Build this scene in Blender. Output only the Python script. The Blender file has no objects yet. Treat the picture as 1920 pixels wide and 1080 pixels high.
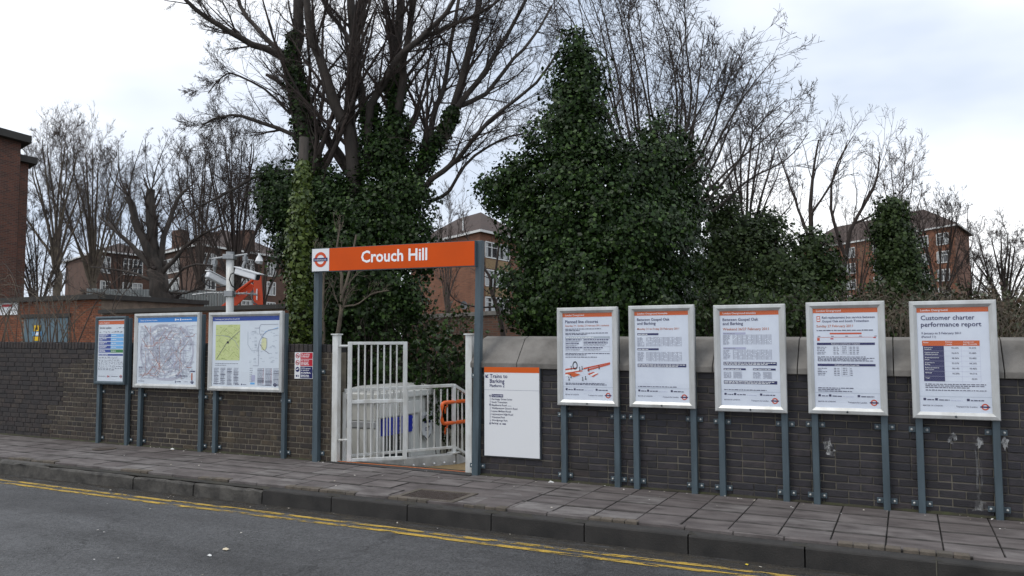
import bpy, math, random
import numpy as np
from mathutils import Vector, Matrix
SC = bpy.context.scene
COL = SC.collection
rnd = random.Random(7)
# ------------------------------------------------------------------ camera, world, sun, exposure
FPX = 1537.7
PITCH, ROLL, YAW = [math.radians(v) for v in (3.8818, -0.206, 25.6163)]
CAM = np.array([0.0, 0.0, 1.603])
FW = np.array([-math.sin(YAW)*math.cos(PITCH), math.cos(YAW)*math.cos(PITCH), math.sin(PITCH)])
_R0 = np.array([math.cos(YAW), math.sin(YAW), 0.0]); _U0 = np.cross(_R0, FW)
RT = _R0*math.cos(ROLL)+_U0*math.sin(ROLL); UP = -_R0*math.sin(ROLL)+_U0*math.cos(ROLL)
cd = bpy.data.cameras.new('camera'); cam = bpy.data.objects.new('camera', cd); COL.objects.link(cam)
cd.sensor_width = 36; cd.lens = 36*FPX/1920; cd.clip_start = .05; cd.clip_end = 3000
M = Matrix.Identity(4)
for i in range(3):
    M[i][0] = RT[i]; M[i][1] = UP[i]; M[i][2] = -FW[i]; M[i][3] = CAM[i]
cam.matrix_world = M
SC.camera = cam

SUN_EL, SUN_AZ = math.radians(60), math.radians(215)     # azimuth clockwise from +y: behind the camera, to its left
wd = bpy.data.worlds.new('World'); SC.world = wd; wd.use_nodes = True
nt = wd.node_tree; nt.nodes.clear()
def wn(t, **k):
    n = nt.nodes.new(t)
    for a, b in k.items(): setattr(n, a, b)
    return n
wo = wn('ShaderNodeOutputWorld'); sky = wn('ShaderNodeTexSky', sky_type='NISHITA', sun_disc=False)
sky.sun_elevation = SUN_EL; sky.sun_rotation = SUN_AZ; sky.air_density = 1; sky.dust_density = 2
b1 = wn('ShaderNodeBackground'); b1.inputs[1].default_value = .09
nt.links.new(sky.outputs[0], b1.inputs[0])
tc = wn('ShaderNodeTexCoord'); mp = wn('ShaderNodeMapping'); mp.inputs['Scale'].default_value = (1, 1, 2.6)
mp.inputs['Location'].default_value = (.9, .95, .1)
nt.links.new(tc.outputs['Generated'], mp.inputs[0])
no = wn('ShaderNodeTexNoise'); no.inputs['Scale'].default_value = 1.5; no.inputs['Detail'].default_value = 5; no.inputs['Roughness'].default_value = .46
nt.links.new(mp.outputs[0], no.inputs['Vector'])
cr = wn('ShaderNodeValToRGB'); cr.color_ramp.elements[0].position = .38; cr.color_ramp.elements[0].color = (.55, .63, .76, 1)
cr.color_ramp.elements[1].position = .66; cr.color_ramp.elements[1].color = (1.18, 1.19, 1.21, 1)
nt.links.new(no.outputs['Fac'], cr.inputs[0])
b2 = wn('ShaderNodeBackground'); b2.inputs[1].default_value = 1.0; nt.links.new(cr.outputs[0], b2.inputs[0])
ms = wn('ShaderNodeMixShader'); ms.inputs[0].default_value = .9
nt.links.new(b1.outputs[0], ms.inputs[1]); nt.links.new(b2.outputs[0], ms.inputs[2]); nt.links.new(ms.outputs[0], wo.inputs[0])

sl = bpy.data.lights.new('sun', 'SUN'); sl.energy = .9; sl.angle = math.radians(18); sl.color = (1, .96, .9)
so = bpy.data.objects.new('sun', sl); COL.objects.link(so)
sd = Vector((math.sin(SUN_AZ)*math.cos(SUN_EL), math.cos(SUN_AZ)*math.cos(SUN_EL), math.sin(SUN_EL)))
so.rotation_euler = sd.to_track_quat('Z', 'Y').to_euler()
vs = SC.view_settings; vs.view_transform = 'Standard'; vs.look = 'None'; vs.gamma = 1; vs.use_curve_mapping = False; vs.exposure = 0.36
SC.cycles.max_bounces = 6; SC.cycles.transparent_max_bounces = 12

# ------------------------------------------------------------------ helpers
def ray(px, py): return FW+RT*(px-960)/FPX+UP*(540-py)/FPX
def P(px, py, Z): return CAM+ray(px, py)*Z                 # a point of the place seen in that direction at depth Z
def onY(px, py, Y):
    d = ray(px, py); return CAM+d*(Y/d[1])
def onG(px, py, off=0.0):
    d = ray(px, py); t = (off-CAM[2])/(d[2]+.009*d[0]); return CAM+d*t
def g(x): return -.009*x                                    # the street falls gently to the right
WY = 8.77                                                   # front face of the parapet walls
KY = 6.97                                                   # kerb line

def nodes(m): return m.node_tree.nodes, m.node_tree.links
def mat(name, col=(.5, .5, .5), rough=.7, metal=0.0, spec=.5, coat=0.0, var=None, vscale=8.0, vdet=5, bump=0.0, bscale=40.0,
        rand=None, coord='pos', stretch=(1, 1, 1)):
    """procedural Principled material. var: second colour mixed by noise; rand: ('obj'|'island', [colours]) ramp picked per piece"""
    m = bpy.data.materials.new(name); m.use_nodes = True
    N, L = nodes(m); p = N['Principled BSDF']
    p.inputs['Roughness'].default_value = rough; p.inputs['Metallic'].default_value = metal
    p.inputs['Specular IOR Level'].default_value = spec; p.inputs['Coat Weight'].default_value = coat
    p.inputs['Coat Roughness'].default_value = .05
    p.inputs['Base Color'].default_value = (*col, 1)
    vec = N.new('ShaderNodeNewGeometry').outputs['Position']
    if stretch != (1, 1, 1):
        mp = N.new('ShaderNodeMapping'); mp.inputs['Scale'].default_value = stretch; L.new(vec, mp.inputs[0]); vec = mp.outputs[0]
    src = None
    if rand:
        kind, cols = rand
        rp = N.new('ShaderNodeValToRGB'); rp.color_ramp.interpolation = 'LINEAR'
        while len(rp.color_ramp.elements) < len(cols): rp.color_ramp.elements.new(.5)
        for i, c in enumerate(cols):
            rp.color_ramp.elements[i].position = i/(len(cols)-1); rp.color_ramp.elements[i].color = (*c, 1)
        if kind == 'obj': L.new(N.new('ShaderNodeObjectInfo').outputs['Random'], rp.inputs[0])
        else: L.new(N.new('ShaderNodeNewGeometry').outputs['Random Per Island'], rp.inputs[0])
        src = rp.outputs[0]
    if var:
        nz = N.new('ShaderNodeTexNoise'); nz.inputs['Scale'].default_value = vscale; nz.inputs['Detail'].default_value = vdet
        nz.inputs['Roughness'].default_value = .62
        L.new(vec, nz.inputs['Vector'])
        mr = N.new('ShaderNodeMapRange'); mr.inputs[1].default_value = .38; mr.inputs[2].default_value = .68
        L.new(nz.outputs['Fac'], mr.inputs[0])
        mx = N.new('ShaderNodeMix'); mx.data_type = 'RGBA'
        mx.inputs[6].default_value = (*col, 1); mx.inputs[7].default_value = (*var, 1)
        if src: L.new(src, mx.inputs[6])
        L.new(mr.outputs[0], mx.inputs[0]); src = mx.outputs[2]
    if src: L.new(src, p.inputs['Base Color'])
    if bump:
        nb = N.new('ShaderNodeTexNoise'); nb.inputs['Scale'].default_value = bscale; nb.inputs['Detail'].default_value = 4
        L.new(vec, nb.inputs['Vector'])
        bp = N.new('ShaderNodeBump'); bp.inputs['Strength'].default_value = bump; bp.inputs['Distance'].default_value = .01
        L.new(nb.outputs['Fac'], bp.inputs['Height']); L.new(bp.outputs[0], p.inputs['Normal'])
    return m
def wear(m, scale, lo, hi, stretch=(1, 1, 1), detail=6):
    """make a paint layer break up: noise-shaped holes (wear with a shape of its own)"""
    N, L = nodes(m); p = N['Principled BSDF']; out = N['Material Output']
    t = N.new('ShaderNodeBsdfTransparent'); mx = N.new('ShaderNodeMixShader')
    ge = N.new('ShaderNodeNewGeometry'); mp = N.new('ShaderNodeMapping'); mp.inputs['Scale'].default_value = stretch
    L.new(ge.outputs['Position'], mp.inputs[0])
    nz = N.new('ShaderNodeTexNoise'); nz.inputs['Scale'].default_value = scale; nz.inputs['Detail'].default_value = detail; nz.inputs['Roughness'].default_value = .7
    L.new(mp.outputs[0], nz.inputs['Vector'])
    mr = N.new('ShaderNodeMapRange'); mr.inputs[1].default_value = lo; mr.inputs[2].default_value = hi
    L.new(nz.outputs['Fac'], mr.inputs[0]); L.new(mr.outputs[0], mx.inputs[0])
    L.new(t.outputs[0], mx.inputs[1]); L.new(p.outputs[0], mx.inputs[2]); L.new(mx.outputs[0], out.inputs[0])
    return m

ORG = {}
def props(o, label=None, cat=None, group=None, kind=None):
    if label: o['label'] = label
    if cat: o['category'] = cat
    if group: o['group'] = group
    if kind: o['kind'] = kind
    return o
def thing(name, label, cat, loc, group=None):
    o = bpy.data.objects.new(name, None); COL.objects.link(o); o.location = [float(v) for v in loc]
    o.empty_display_size = .2; ORG[o] = np.array(loc, float)
    return props(o, label, cat, group)
def link(name, me, m, parent=None, origin=None):
    o = bpy.data.objects.new(name, me); COL.objects.link(o)
    if m and not me.materials: me.materials.append(m)
    if parent: o.parent = parent; ORG[o] = ORG[parent]
    else:
        ORG[o] = np.array(origin if origin is not None else (0, 0, 0), float); o.location = [float(v) for v in ORG[o]]
    return o
def np_mesh(name, V, Fc):
    """V (n,3); Fc (m,k) one polygon size"""
    me = bpy.data.meshes.new(name); V = np.asarray(V, np.float32); Fc = np.asarray(Fc, np.int32); m, k = Fc.shape
    me.vertices.add(len(V)); me.vertices.foreach_set('co', V.ravel())
    me.loops.add(m*k); me.loops.foreach_set('vertex_index', Fc.ravel())
    me.polygons.add(m); me.polygons.foreach_set('loop_start', np.arange(0, m*k, k, dtype=np.int32))
    me.update(calc_edges=True); return me
class MB:
    def __init__(s): s.v = []; s.f = []
    def poly(s, pts):
        n = len(s.v); s.v += [tuple(map(float, p)) for p in pts]; s.f.append(tuple(range(n, n+len(pts)))); return s
    def raw(s, V, F):
        n = len(s.v); s.v += [tuple(map(float, p)) for p in V]; s.f += [tuple(i+n for i in f) for f in F]; return s
    def box(s, a, b):
        x0, y0, z0 = a; x1, y1, z1 = b
        return s.raw([(x0,y0,z0),(x1,y0,z0),(x1,y1,z0),(x0,y1,z0),(x0,y0,z1),(x1,y0,z1),(x1,y1,z1),(x0,y1,z1)],
                     [(0,3,2,1),(4,5,6,7),(0,1,5,4),(1,2,6,5),(2,3,7,6),(3,0,4,7)])
    def bar(s, p, q, w, h, up=(0, 0, 1)):
        """rectangular bar from p to q, w across, h along up"""
        p = np.array(p, float); q = np.array(q, float); d = q-p; d /= np.linalg.norm(d)
        a = np.cross(d, up); a /= np.linalg.norm(a); u = np.cross(a, d)
        V = [c+a*sa*w/2+u*su*h/2 for c in (p, q) for sa, su in ((-1,-1),(1,-1),(1,1),(-1,1))]
        return s.raw(V, [(0,1,2,3),(7,6,5,4),(0,4,5,1),(1,5,6,2),(2,6,7,3),(3,7,4,0)])
    def tube(s, pts, r, n=8, cap=True):
        pts = np.array(pts, float); m = len(pts); r = np.broadcast_to(np.array(r, float), (m,))
        t = np.gradient(pts, axis=0); t /= np.linalg.norm(t, axis=1)[:, None]
        ref = np.array((0, 0, 1.)) if abs(t[:, 2]).mean() < .8 else np.array((1., 0, 0))
        V = []
        for i in range(m):
            a = np.cross(t[i], ref); a /= np.linalg.norm(a); b = np.cross(t[i], a)
            for k in range(n):
                th = 2*math.pi*k/n; V.append(pts[i]+r[i]*(a*math.cos(th)+b*math.sin(th)))
        F = [(i*n+k, i*n+(k+1) % n, (i+1)*n+(k+1) % n, (i+1)*n+k) for i in range(m-1) for k in range(n)]
        if cap: F += [tuple(range(n))[::-1], tuple((m-1)*n+k for k in range(n))]
        return s.raw(V, F)
    def dome(s, c, r, axis, h=.6, n=8):
        c = np.array(c, float); ax = np.array(axis, float); ax /= np.linalg.norm(ax)
        ref = np.array((0, 0, 1.)) if abs(ax[2]) < .9 else np.array((1., 0, 0))
        a = np.cross(ax, ref); a /= np.linalg.norm(a); b = np.cross(ax, a); V = []; F = []
        for j, (rr, hh) in enumerate(((1, 0), (.8, .6), (.35, .95))):
            for k in range(n):
                th = 2*math.pi*k/n; V.append(c+r*rr*(a*math.cos(th)+b*math.sin(th))+ax*r*h*hh)
        for j in range(2):
            for k in range(n): F.append((j*n+k, j*n+(k+1) % n, (j+1)*n+(k+1) % n, (j+1)*n+k))
        F.append(tuple(2*n+k for k in range(n))); return s.raw(V, F)
    def ring(s, c, r0, r1, U, W, n=28):
        c = np.array(c, float); U = np.array(U, float); W = np.array(W, float); V = []; F = []
        for k in range(n):
            th = 2*math.pi*k/n; d = U*math.cos(th)+W*math.sin(th); V += [c+d*r0, c+d*r1]
        for k in range(n):
            a = 2*k; b = 2*((k+1) % n); F.append((a, a+1, b+1, b))
        return s.raw(V, F)
    def disc(s, c, r, U, W, n=24):
        c = np.array(c, float); U = np.array(U, float); W = np.array(W, float)
        return s.poly([c+r*(U*math.cos(2*math.pi*k/n)+W*math.sin(2*math.pi*k/n)) for k in range(n)])
    def build(s, name, m, parent=None, origin=None, smooth=False):
        o0 = ORG[parent] if parent else np.array(origin if origin is not None else (0, 0, 0), float)
        me = bpy.data.meshes.new(name)
        me.from_pydata([(v[0]-o0[0], v[1]-o0[1], v[2]-o0[2]) for v in s.v], [], s.f); me.update()
        if smooth: me.polygons.foreach_set('use_smooth', [True]*len(me.polygons))
        return link(name, me, m, parent, o0)
def bevel(o, w=.004, seg=1):
    md = o.modifiers.new('bevel', 'BEVEL'); md.width = w; md.segments = seg; md.limit_method = 'ANGLE'; return o

# lettering: glyph outlines become flat mesh faces
_tc = {}
def glyphs(body, bold=0.0):
    if (body, bold) in _tc: return _tc[body, bold]
    cu = bpy.data.curves.new('t', 'FONT'); cu.body = body; cu.size = 1; cu.resolution_u = 2; cu.offset = bold
    ob = bpy.data.objects.new('t', cu); COL.objects.link(ob)
    bpy.context.view_layer.update()
    ev = ob.evaluated_get(bpy.context.evaluated_depsgraph_get()); me = ev.to_mesh()
    V = np.array([v.co[:2] for v in me.vertices]) if len(me.vertices) else np.zeros((0, 2))
    F = [tuple(p.vertices) for p in me.polygons]
    ev.to_mesh_clear(); bpy.data.objects.remove(ob); bpy.data.curves.remove(cu)
    _tc[body, bold] = (V, F); return V, F
def put_text(mb, body, c, U, W, width, bold=0.0):
    """baseline starts at c; U unit right, W unit up; scaled so the line is `width` long"""
    V, F = glyphs(body, bold); c = np.array(c, float); U = np.array(U, float); W = np.array(W, float)
    x0 = V[:, 0].min(); s = width/(V[:, 0].max()-x0)
    mb.raw([c+U*(x-x0)*s+W*y*s for x, y in V], F)

# ------------------------------------------------------------------ materials
SLATE = [(.019,.017,.020), (.034,.030,.035), (.046,.040,.045), (.025,.024,.031), (.060,.048,.049)]
BROWN = [(.032,.026,.023), (.050,.041,.036), (.070,.054,.044), (.038,.034,.035), (.056,.040,.033), (.08,.064,.048)]
YELL = [(.042,.033,.026), (.072,.054,.038), (.056,.041,.031), (.105,.080,.050), (.048,.039,.034)]
DARK = [(.034,.029,.028), (.052,.044,.041), (.066,.052,.044), (.042,.037,.037), (.058,.044,.040)]
REDB = [(.20,.068,.034), (.29,.10,.046), (.25,.082,.040), (.13,.05,.03), (.33,.125,.06)]
BM = {}
for nm, cols, v in (('slate', SLATE, (.025,.024,.026)), ('brown', BROWN, (.035,.030,.026)), ('yellow', YELL, (.040,.033,.026)), ('dark', DARK, (.03,.028,.028)), ('red', REDB, (.16,.06,.034))):
    for k in ('obj', 'island'):
        BM[nm, k] = mat('brick_%s_%s' % (nm, k), rough=.62 if nm == 'slate' else .85, spec=.4, var=v, vscale=14, rand=(k, cols), bump=.5, bscale=90)
M_mort_pale = mat('mortar_pale', (.21,.182,.135), .95, var=(.085,.075,.058), vscale=3)
M_mort_grey = mat('mortar_grey', (.165,.148,.115), .95, var=(.03,.028,.028), vscale=2.2, stretch=(1, 1, 2.2))
M_mort_dark = mat('mortar_dark', (.035,.033,.033), .95, var=(.022,.02,.02), vscale=4)
M_mort_red = mat('mortar_red', (.26,.20,.15), .95, var=(.16,.12,.09), vscale=4)
M_coping = mat('coping_concrete', (.205,.192,.174), .9, var=(.115,.106,.095), vscale=3.5, bump=.35, bscale=120, vdet=8)
M_slab = mat('paving_slab', rough=.8, var=(.060,.049,.047), vscale=2.6, vdet=9, rand=('obj', [(.13,.112,.105), (.18,.163,.155), (.15,.130,.123), (.115,.099,.094), (.205,.19,.18)]), bump=.4, bscale=60, stretch=(1, 2.6, 1))
M_sett = mat('paving_sett', rough=.9, var=(.07,.06,.045), vscale=9, rand=('obj', [(.11,.09,.07), (.14,.115,.09), (.09,.08,.07)]), bump=.4, bscale=70)
M_bed = mat('joint_bed', (.022,.020,.017), .95, var=(.04,.036,.024), vscale=4)
M_kerb_old = mat('kerb_granite', (.095,.088,.078), .85, var=(.030,.028,.025), vscale=6, bump=.6, bscale=45)
M_kerb = mat('kerb_concrete', (.036,.033,.030), .85, var=(.017,.016,.015), vscale=4, bump=.35, bscale=70)
M_steel = mat('steel_blue_grey', (.074,.104,.122), .45, spec=.4, var=(.050,.070,.082), vscale=9, vdet=9, stretch=(1.5, 1, .25))
M_alu = mat('aluminium_frame', (.56,.57,.56), .42, metal=.35, var=(.42,.42,.40), vscale=7, vdet=9, stretch=(1, 1, .35))
M_galv = mat('galvanised_bolt', (.52,.52,.50), .38, metal=.5)
M_backing = mat('case_back', (.05,.06,.07), .6)
M_white = mat('white_gloss_paint', (.70,.71,.69), .4, var=(.50,.49,.45), vscale=8, vdet=10, stretch=(1, 1, .4))
M_grp = mat('white_cabin_panel', (.74,.74,.70), .4, var=(.66,.66,.61), vscale=3)
M_cabroof = mat('cabin_roof_grey', (.40,.40,.38), .7, var=(.28,.28,.26), vscale=4)
M_orange = mat('orange_enamel', (.63,.078,.001), .45, spec=.2, var=(.57,.072,.002), vscale=2.5, vdet=8)
M_handrail = mat('orange_handrail', (.78,.13,.02), .38)
M_enamel = mat('white_enamel', (.74,.75,.76), .35)
def ink(n, c): return mat('print_'+n, c, .5, spec=.3)
INK = dict(navy=ink('navy', (.012,.014,.10)), orange=ink('orange', (.62,.10,.006)), rust=ink('rust', (.50,.13,.05)), white=ink('white', (.86,.87,.88)),
           grey=ink('grey', (.30,.31,.38)), pale=ink('pale_lilac', (.45,.46,.62)), red=ink('red', (.55,.03,.03)), black=ink('black', (.015,.015,.02)),
           blue=ink('blue', (.02,.22,.62)), sky=ink('light_blue', (.16,.45,.80)), green=ink('green', (.02,.20,.04)), royal=ink('royal', (.012,.05,.30)),
           map=ink('map_green', (.60,.66,.28)), mapd=ink('map_olive', (.36,.42,.14)), lilac=ink('map_lilac', (.50,.50,.58)), cream=ink('map_cream', (.70,.70,.40)), text=ink('text', (.05,.05,.11)), steel=ink('steel', (.42,.47,.53)),
           roundel=ink('roundel_red', (.60,.075,.02)), sign=ink('sign_red', (.50,.012,.03)), yellow=ink('yellow', (.80,.50,.01)))
M_paper = mat('poster_paper', (.74,.78,.86), .55, spec=.3, var=(.67,.71,.80), vscale=3, bump=.12, bscale=5)
M_paper2 = mat('map_paper', (.72,.77,.82), .55, spec=.3, var=(.66,.70,.76), vscale=2)
def pane_mat(name, tint=(1, 1, 1), base=.035, rough=.02):
    m = bpy.data.materials.new(name); m.use_nodes = True; N, L = nodes(m); N.remove(N['Principled BSDF'])
    t = N.new('ShaderNodeBsdfTransparent'); t.inputs[0].default_value = (*tint, 1)
    gl = N.new('ShaderNodeBsdfGlossy'); gl.inputs['Roughness'].default_value = rough
    lw = N.new('ShaderNodeLayerWeight'); pw = N.new('ShaderNodeMath'); pw.operation = 'POWER'; pw.inputs[1].default_value = 5
    L.new(lw.outputs['Facing'], pw.inputs[0])
    mu = N.new('ShaderNodeMath'); mu.operation = 'MULTIPLY_ADD'; mu.inputs[1].default_value = .9; mu.inputs[2].default_value = base; L.new(pw.outputs[0], mu.inputs[0])
    mx = N.new('ShaderNodeMixShader'); L.new(mu.outputs[0], mx.inputs[0]); L.new(t.outputs[0], mx.inputs[1]); L.new(gl.outputs[0], mx.inputs[2])
    L.new(mx.outputs[0], N['Material Output'].inputs[0]); return m
M_pane = pane_mat('poster_glazing', (.97,.98,.985))
M_glass = mat('window_glass', (.03,.035,.04), .06, spec=.8)
def asphalt():
    m = mat('asphalt', (.082,.083,.085), .6, var=(.034,.034,.035), vscale=.8, vdet=9, spec=.4, stretch=(.30, 1.4, 1))
    N, L = nodes(m); p = N['Principled BSDF']; src = p.inputs['Base Color'].links[0].from_socket
    ge = N.new('ShaderNodeNewGeometry')
    vo = N.new('ShaderNodeTexVoronoi'); vo.inputs['Scale'].default_value = 80; L.new(ge.outputs['Position'], vo.inputs['Vector'])
    mr = N.new('ShaderNodeMapRange'); mr.inputs[3].default_value = .25; mr.inputs[4].default_value = 1.8; L.new(vo.outputs['Color'], mr.inputs[0])
    sc = N.new('ShaderNodeVectorMath'); sc.operation = 'SCALE'; L.new(src, sc.inputs[0]); L.new(mr.outputs[0], sc.inputs['Scale'])
    # fine cracks and old seams
    v2 = N.new('ShaderNodeTexVoronoi'); v2.feature = 'DISTANCE_TO_EDGE'; v2.inputs['Scale'].default_value = .55
    nz = N.new('ShaderNodeTexNoise'); nz.inputs['Scale'].default_value = 2.5; nz.inputs['Detail'].default_value = 6; L.new(ge.outputs['Position'], nz.inputs['Vector'])
    ad = N.new('ShaderNodeMix'); ad.data_type = 'VECTOR'; ad.inputs[0].default_value = .35; L.new(ge.outputs['Position'], ad.inputs[4]); L.new(nz.outputs['Color'], ad.inputs[5]); L.new(ad.outputs[1], v2.inputs['Vector'])
    m2 = N.new('ShaderNodeMapRange'); m2.inputs[1].default_value = .0; m2.inputs[2].default_value = .008; m2.inputs[3].default_value = .55; m2.inputs[4].default_value = 1; L.new(v2.outputs['Distance'], m2.inputs[0])
    s2 = N.new('ShaderNodeVectorMath'); s2.operation = 'SCALE'; L.new(sc.outputs[0], s2.inputs[0]); L.new(m2.outputs[0], s2.inputs['Scale']); L.new(s2.outputs[0], p.inputs['Base Color'])
    n3 = N.new('ShaderNodeTexNoise'); n3.inputs['Scale'].default_value = 1.3; n3.inputs['Detail'].default_value = 5; L.new(ge.outputs['Position'], n3.inputs['Vector'])
    r3 = N.new('ShaderNodeMapRange'); r3.inputs[1].default_value = .35; r3.inputs[2].default_value = .7; r3.inputs[3].default_value = .42; r3.inputs[4].default_value = .8; L.new(n3.outputs['Fac'], r3.inputs[0]); L.new(r3.outputs[0], p.inputs['Roughness'])
    bp = N.new('ShaderNodeBump'); bp.inputs['Strength'].default_value = 1; bp.inputs['Distance'].default_value = .008; L.new(vo.outputs['Distance'], bp.inputs['Height']); L.new(bp.outputs[0], p.inputs['Normal'])
    return m
M_asph = asphalt()
M_yel = wear(mat('yellow_line_paint', (.50,.32,.04), .8, var=(.26,.18,.04), vscale=5), 4.5, .43, .53, stretch=(1, 3.5, 1), detail=10)
M_terrain = mat('terrain_soil', (.05,.045,.03), .95, var=(.03,.04,.018), vscale=.5)
M_bark = mat('bark', (.060,.048,.040), .9, var=(.030,.026,.022), vscale=9, bump=.5, bscale=30, stretch=(1, 1, .25))
M_twig = mat('twig_bark', (.052,.037,.030), .9, var=(.030,.023,.020), vscale=2)
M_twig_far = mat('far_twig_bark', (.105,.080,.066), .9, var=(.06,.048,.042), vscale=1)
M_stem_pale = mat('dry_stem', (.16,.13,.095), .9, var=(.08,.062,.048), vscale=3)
IVY = [(.006,.014,.003), (.013,.029,.005), (.023,.052,.009), (.008,.019,.004), (.016,.036,.006), (.055,.10,.02)]
M_ivy = mat('ivy_leaf', rough=.45, spec=.22, rand=('island', IVY))
M_ivy_far = mat('ivy_leaf_distant', rough=.5, spec=.22, rand=('island', [(.011,.020,.006), (.024,.042,.010), (.042,.068,.016), (.015,.029,.008)]))
M_ivy_lime = mat('ivy_leaf_bright', rough=.45, spec=.4, rand=('island', [(.026,.046,.010), (.058,.092,.014), (.10,.135,.022), (.040,.066,.014)]))
M_scrub = mat('scrub_leaf', rough=.6, rand=('island', [(.02,.035,.012), (.05,.055,.02), (.09,.05,.028), (.035,.05,.016), (.06,.03,.02)]))

def dirty_edges(m, hx, hy):
    """dirt worked into the joint edges of each slab, broken up by noise"""
    N, L = nodes(m); p = N['Principled BSDF']; src = p.inputs['Base Color'].links[0].from_socket
    tc = N.new('ShaderNodeTexCoord'); sx = N.new('ShaderNodeSeparateXYZ'); L.new(tc.outputs['Object'], sx.inputs[0])
    def near(sock, h, wd):
        ab = N.new('ShaderNodeMath'); ab.operation = 'ABSOLUTE'; L.new(sock, ab.inputs[0])
        r = N.new('ShaderNodeMapRange'); r.inputs[1].default_value = h-wd; r.inputs[2].default_value = h-wd*.25; L.new(ab.outputs[0], r.inputs[0]); return r.outputs[0]
    mxm = N.new('ShaderNodeMath'); mxm.operation = 'MAXIMUM'; L.new(near(sx.outputs[0], hx, .006), mxm.inputs[0]); L.new(near(sx.outputs[1], hy, .034), mxm.inputs[1])
    ge = N.new('ShaderNodeNewGeometry'); nz = N.new('ShaderNodeTexNoise'); nz.inputs['Scale'].default_value = 7; nz.inputs['Detail'].default_value = 6; L.new(ge.outputs['Position'], nz.inputs['Vector'])
    r2 = N.new('ShaderNodeMapRange'); r2.inputs[1].default_value = .3; r2.inputs[2].default_value = .6; r2.inputs[3].default_value = .35; r2.inputs[4].default_value = .95; L.new(nz.outputs['Fac'], r2.inputs[0])
    mu = N.new('ShaderNodeMath'); mu.operation = 'MULTIPLY'; L.new(mxm.outputs[0], mu.inputs[0]); L.new(r2.outputs[0], mu.inputs[1])
    mx = N.new('ShaderNodeMix'); mx.data_type = 'RGBA'; mx.inputs[7].default_value = (.024, .021, .018, 1); L.new(src, mx.inputs[6]); L.new(mu.outputs[0], mx.inputs[0]); L.new(mx.outputs[2], p.inputs['Base Color'])
M_slab_piece = mat('paving_slab_piece', rough=.8, var=(.060,.049,.047), vscale=2.6, vdet=9, rand=('obj', [(.13,.112,.105), (.18,.163,.155), (.15,.130,.123), (.115,.099,.094), (.205,.19,.18)]), bump=.4, bscale=60, stretch=(1, 2.6, 1))
dirty_edges(M_slab_piece, .2, .194)

# ------------------------------------------------------------------ setting: road, pavement, ground
def struct(o): o['kind'] = 'structure'; return o
def sheet(name, m, xs, ys, zf):
    mb = MB(); V = [(x, y, zf(x, y)) for y in ys for x in xs]; n = len(xs)
    F = [(j*n+i, j*n+i+1, (j+1)*n+i+1, (j+1)*n+i) for j in range(len(ys)-1) for i in range(n-1)]
    return mb.raw(V, F).build(name, m)
RZ = -.185
struct(sheet('road', M_asph, [-300, -60, -20, -8, 0, 8, 20, 60, 300], [-6.5, -2, 2, 4, 5.5, 6.3, KY+.05],
             lambda x, y: g(x)+RZ+.05*max(0, 1-((y-3.0)/4)**2)))
def dip(x, y):
    if y < 9.3: return -.45
    return -.9+.45*min(1, max(0, (y-16)/20))
struct(sheet('terrain', M_terrain, [-1200, -200, -60, -20, -7.2, -4.6, 0, 10, 60, 200, 1200], [-6.4, 6, 9.0, 9.4, 12, 16, 24, 40, 100, 400, 1500], lambda x, y: dip(x, y)+(g(x) if abs(x) < 20 else g(math.copysign(20, x)))-.25))
struct(sheet('near_pavement', M_slab, [-300, 0, 300], [-14, -6.4], lambda x, y: g(x)-.02))
# pavement: bed sheet, slabs and setts as pieces
pv = sheet('pavement', M_bed, [-60, -20, -8, 0, 8, 30], [KY+.02, WY+.35], lambda x, y: g(x)-.022); struct(pv)
def slabmesh(w, d, h, name):
    b = .005
    V = [(-w/2,-d/2,0),(w/2,-d/2,0),(w/2,d/2,0),(-w/2,d/2,0),(-w/2,-d/2,h-b),(w/2,-d/2,h-b),(w/2,d/2,h-b),(-w/2,d/2,h-b),
         (-w/2+b,-d/2+b,h),(w/2-b,-d/2+b,h),(w/2-b,d/2-b,h),(-w/2+b,d/2-b,h)]
    F = [(0,1,5,4),(1,2,6,5),(2,3,7,6),(3,0,4,7),(4,5,9,8),(5,6,10,9),(6,7,11,10),(7,4,8,11),(8,9,10,11)]
    me = bpy.data.meshes.new(name); me.from_pydata(V, [], F); return me
def piece(name, me, m, parent, loc, rot=(0, 0, 0), sc=None):
    o = bpy.data.objects.new(name, me); COL.objects.link(o)
    if m and not me.materials: me.materials.append(m)
    o.parent = parent; o.location = [float(a-b) for a, b in zip(loc, ORG[parent])]; o.rotation_euler = rot
    if sc: o.scale = sc
    return o
SLAB = slabmesh(.402, .388, .03, 'slab'); HALF = slabmesh(.200, .388, .03, 'half_slab'); SETT = slabmesh(.108, .09, .03, 'sett')
MAN = (-4.43, 7.40, .60, .42)                               # manhole cover: centre and size
slope_rot = math.atan(.009)
nsl = 0
rows = [8.55-.405*k for k in range(4)]                      # row centres from the wall towards the kerb
for r, yc in enumerate(rows):
    x = -15.5
    while x < 2.6:
        x += .408
        xx = x
        if x < -3.9 and r % 2:
            xx = x-.2
            if x+.408 >= -3.9: piece('paving_slab', HALF, M_slab_piece, pv, (x+.104, yc, g(x)-.0255), (0, slope_rot, 0))
        if abs(xx-MAN[0]) < MAN[2]/2+.23 and abs(yc-MAN[1]) < MAN[3]/2+.2: continue
        piece('paving_slab', SLAB, M_slab_piece, pv, (xx, yc, g(xx)-.022-.0035+rnd.uniform(-.003, .003)), (rnd.gauss(0, .004), slope_rot+rnd.gauss(0, .004), rnd.gauss(0, .004))); nsl += 1
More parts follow.
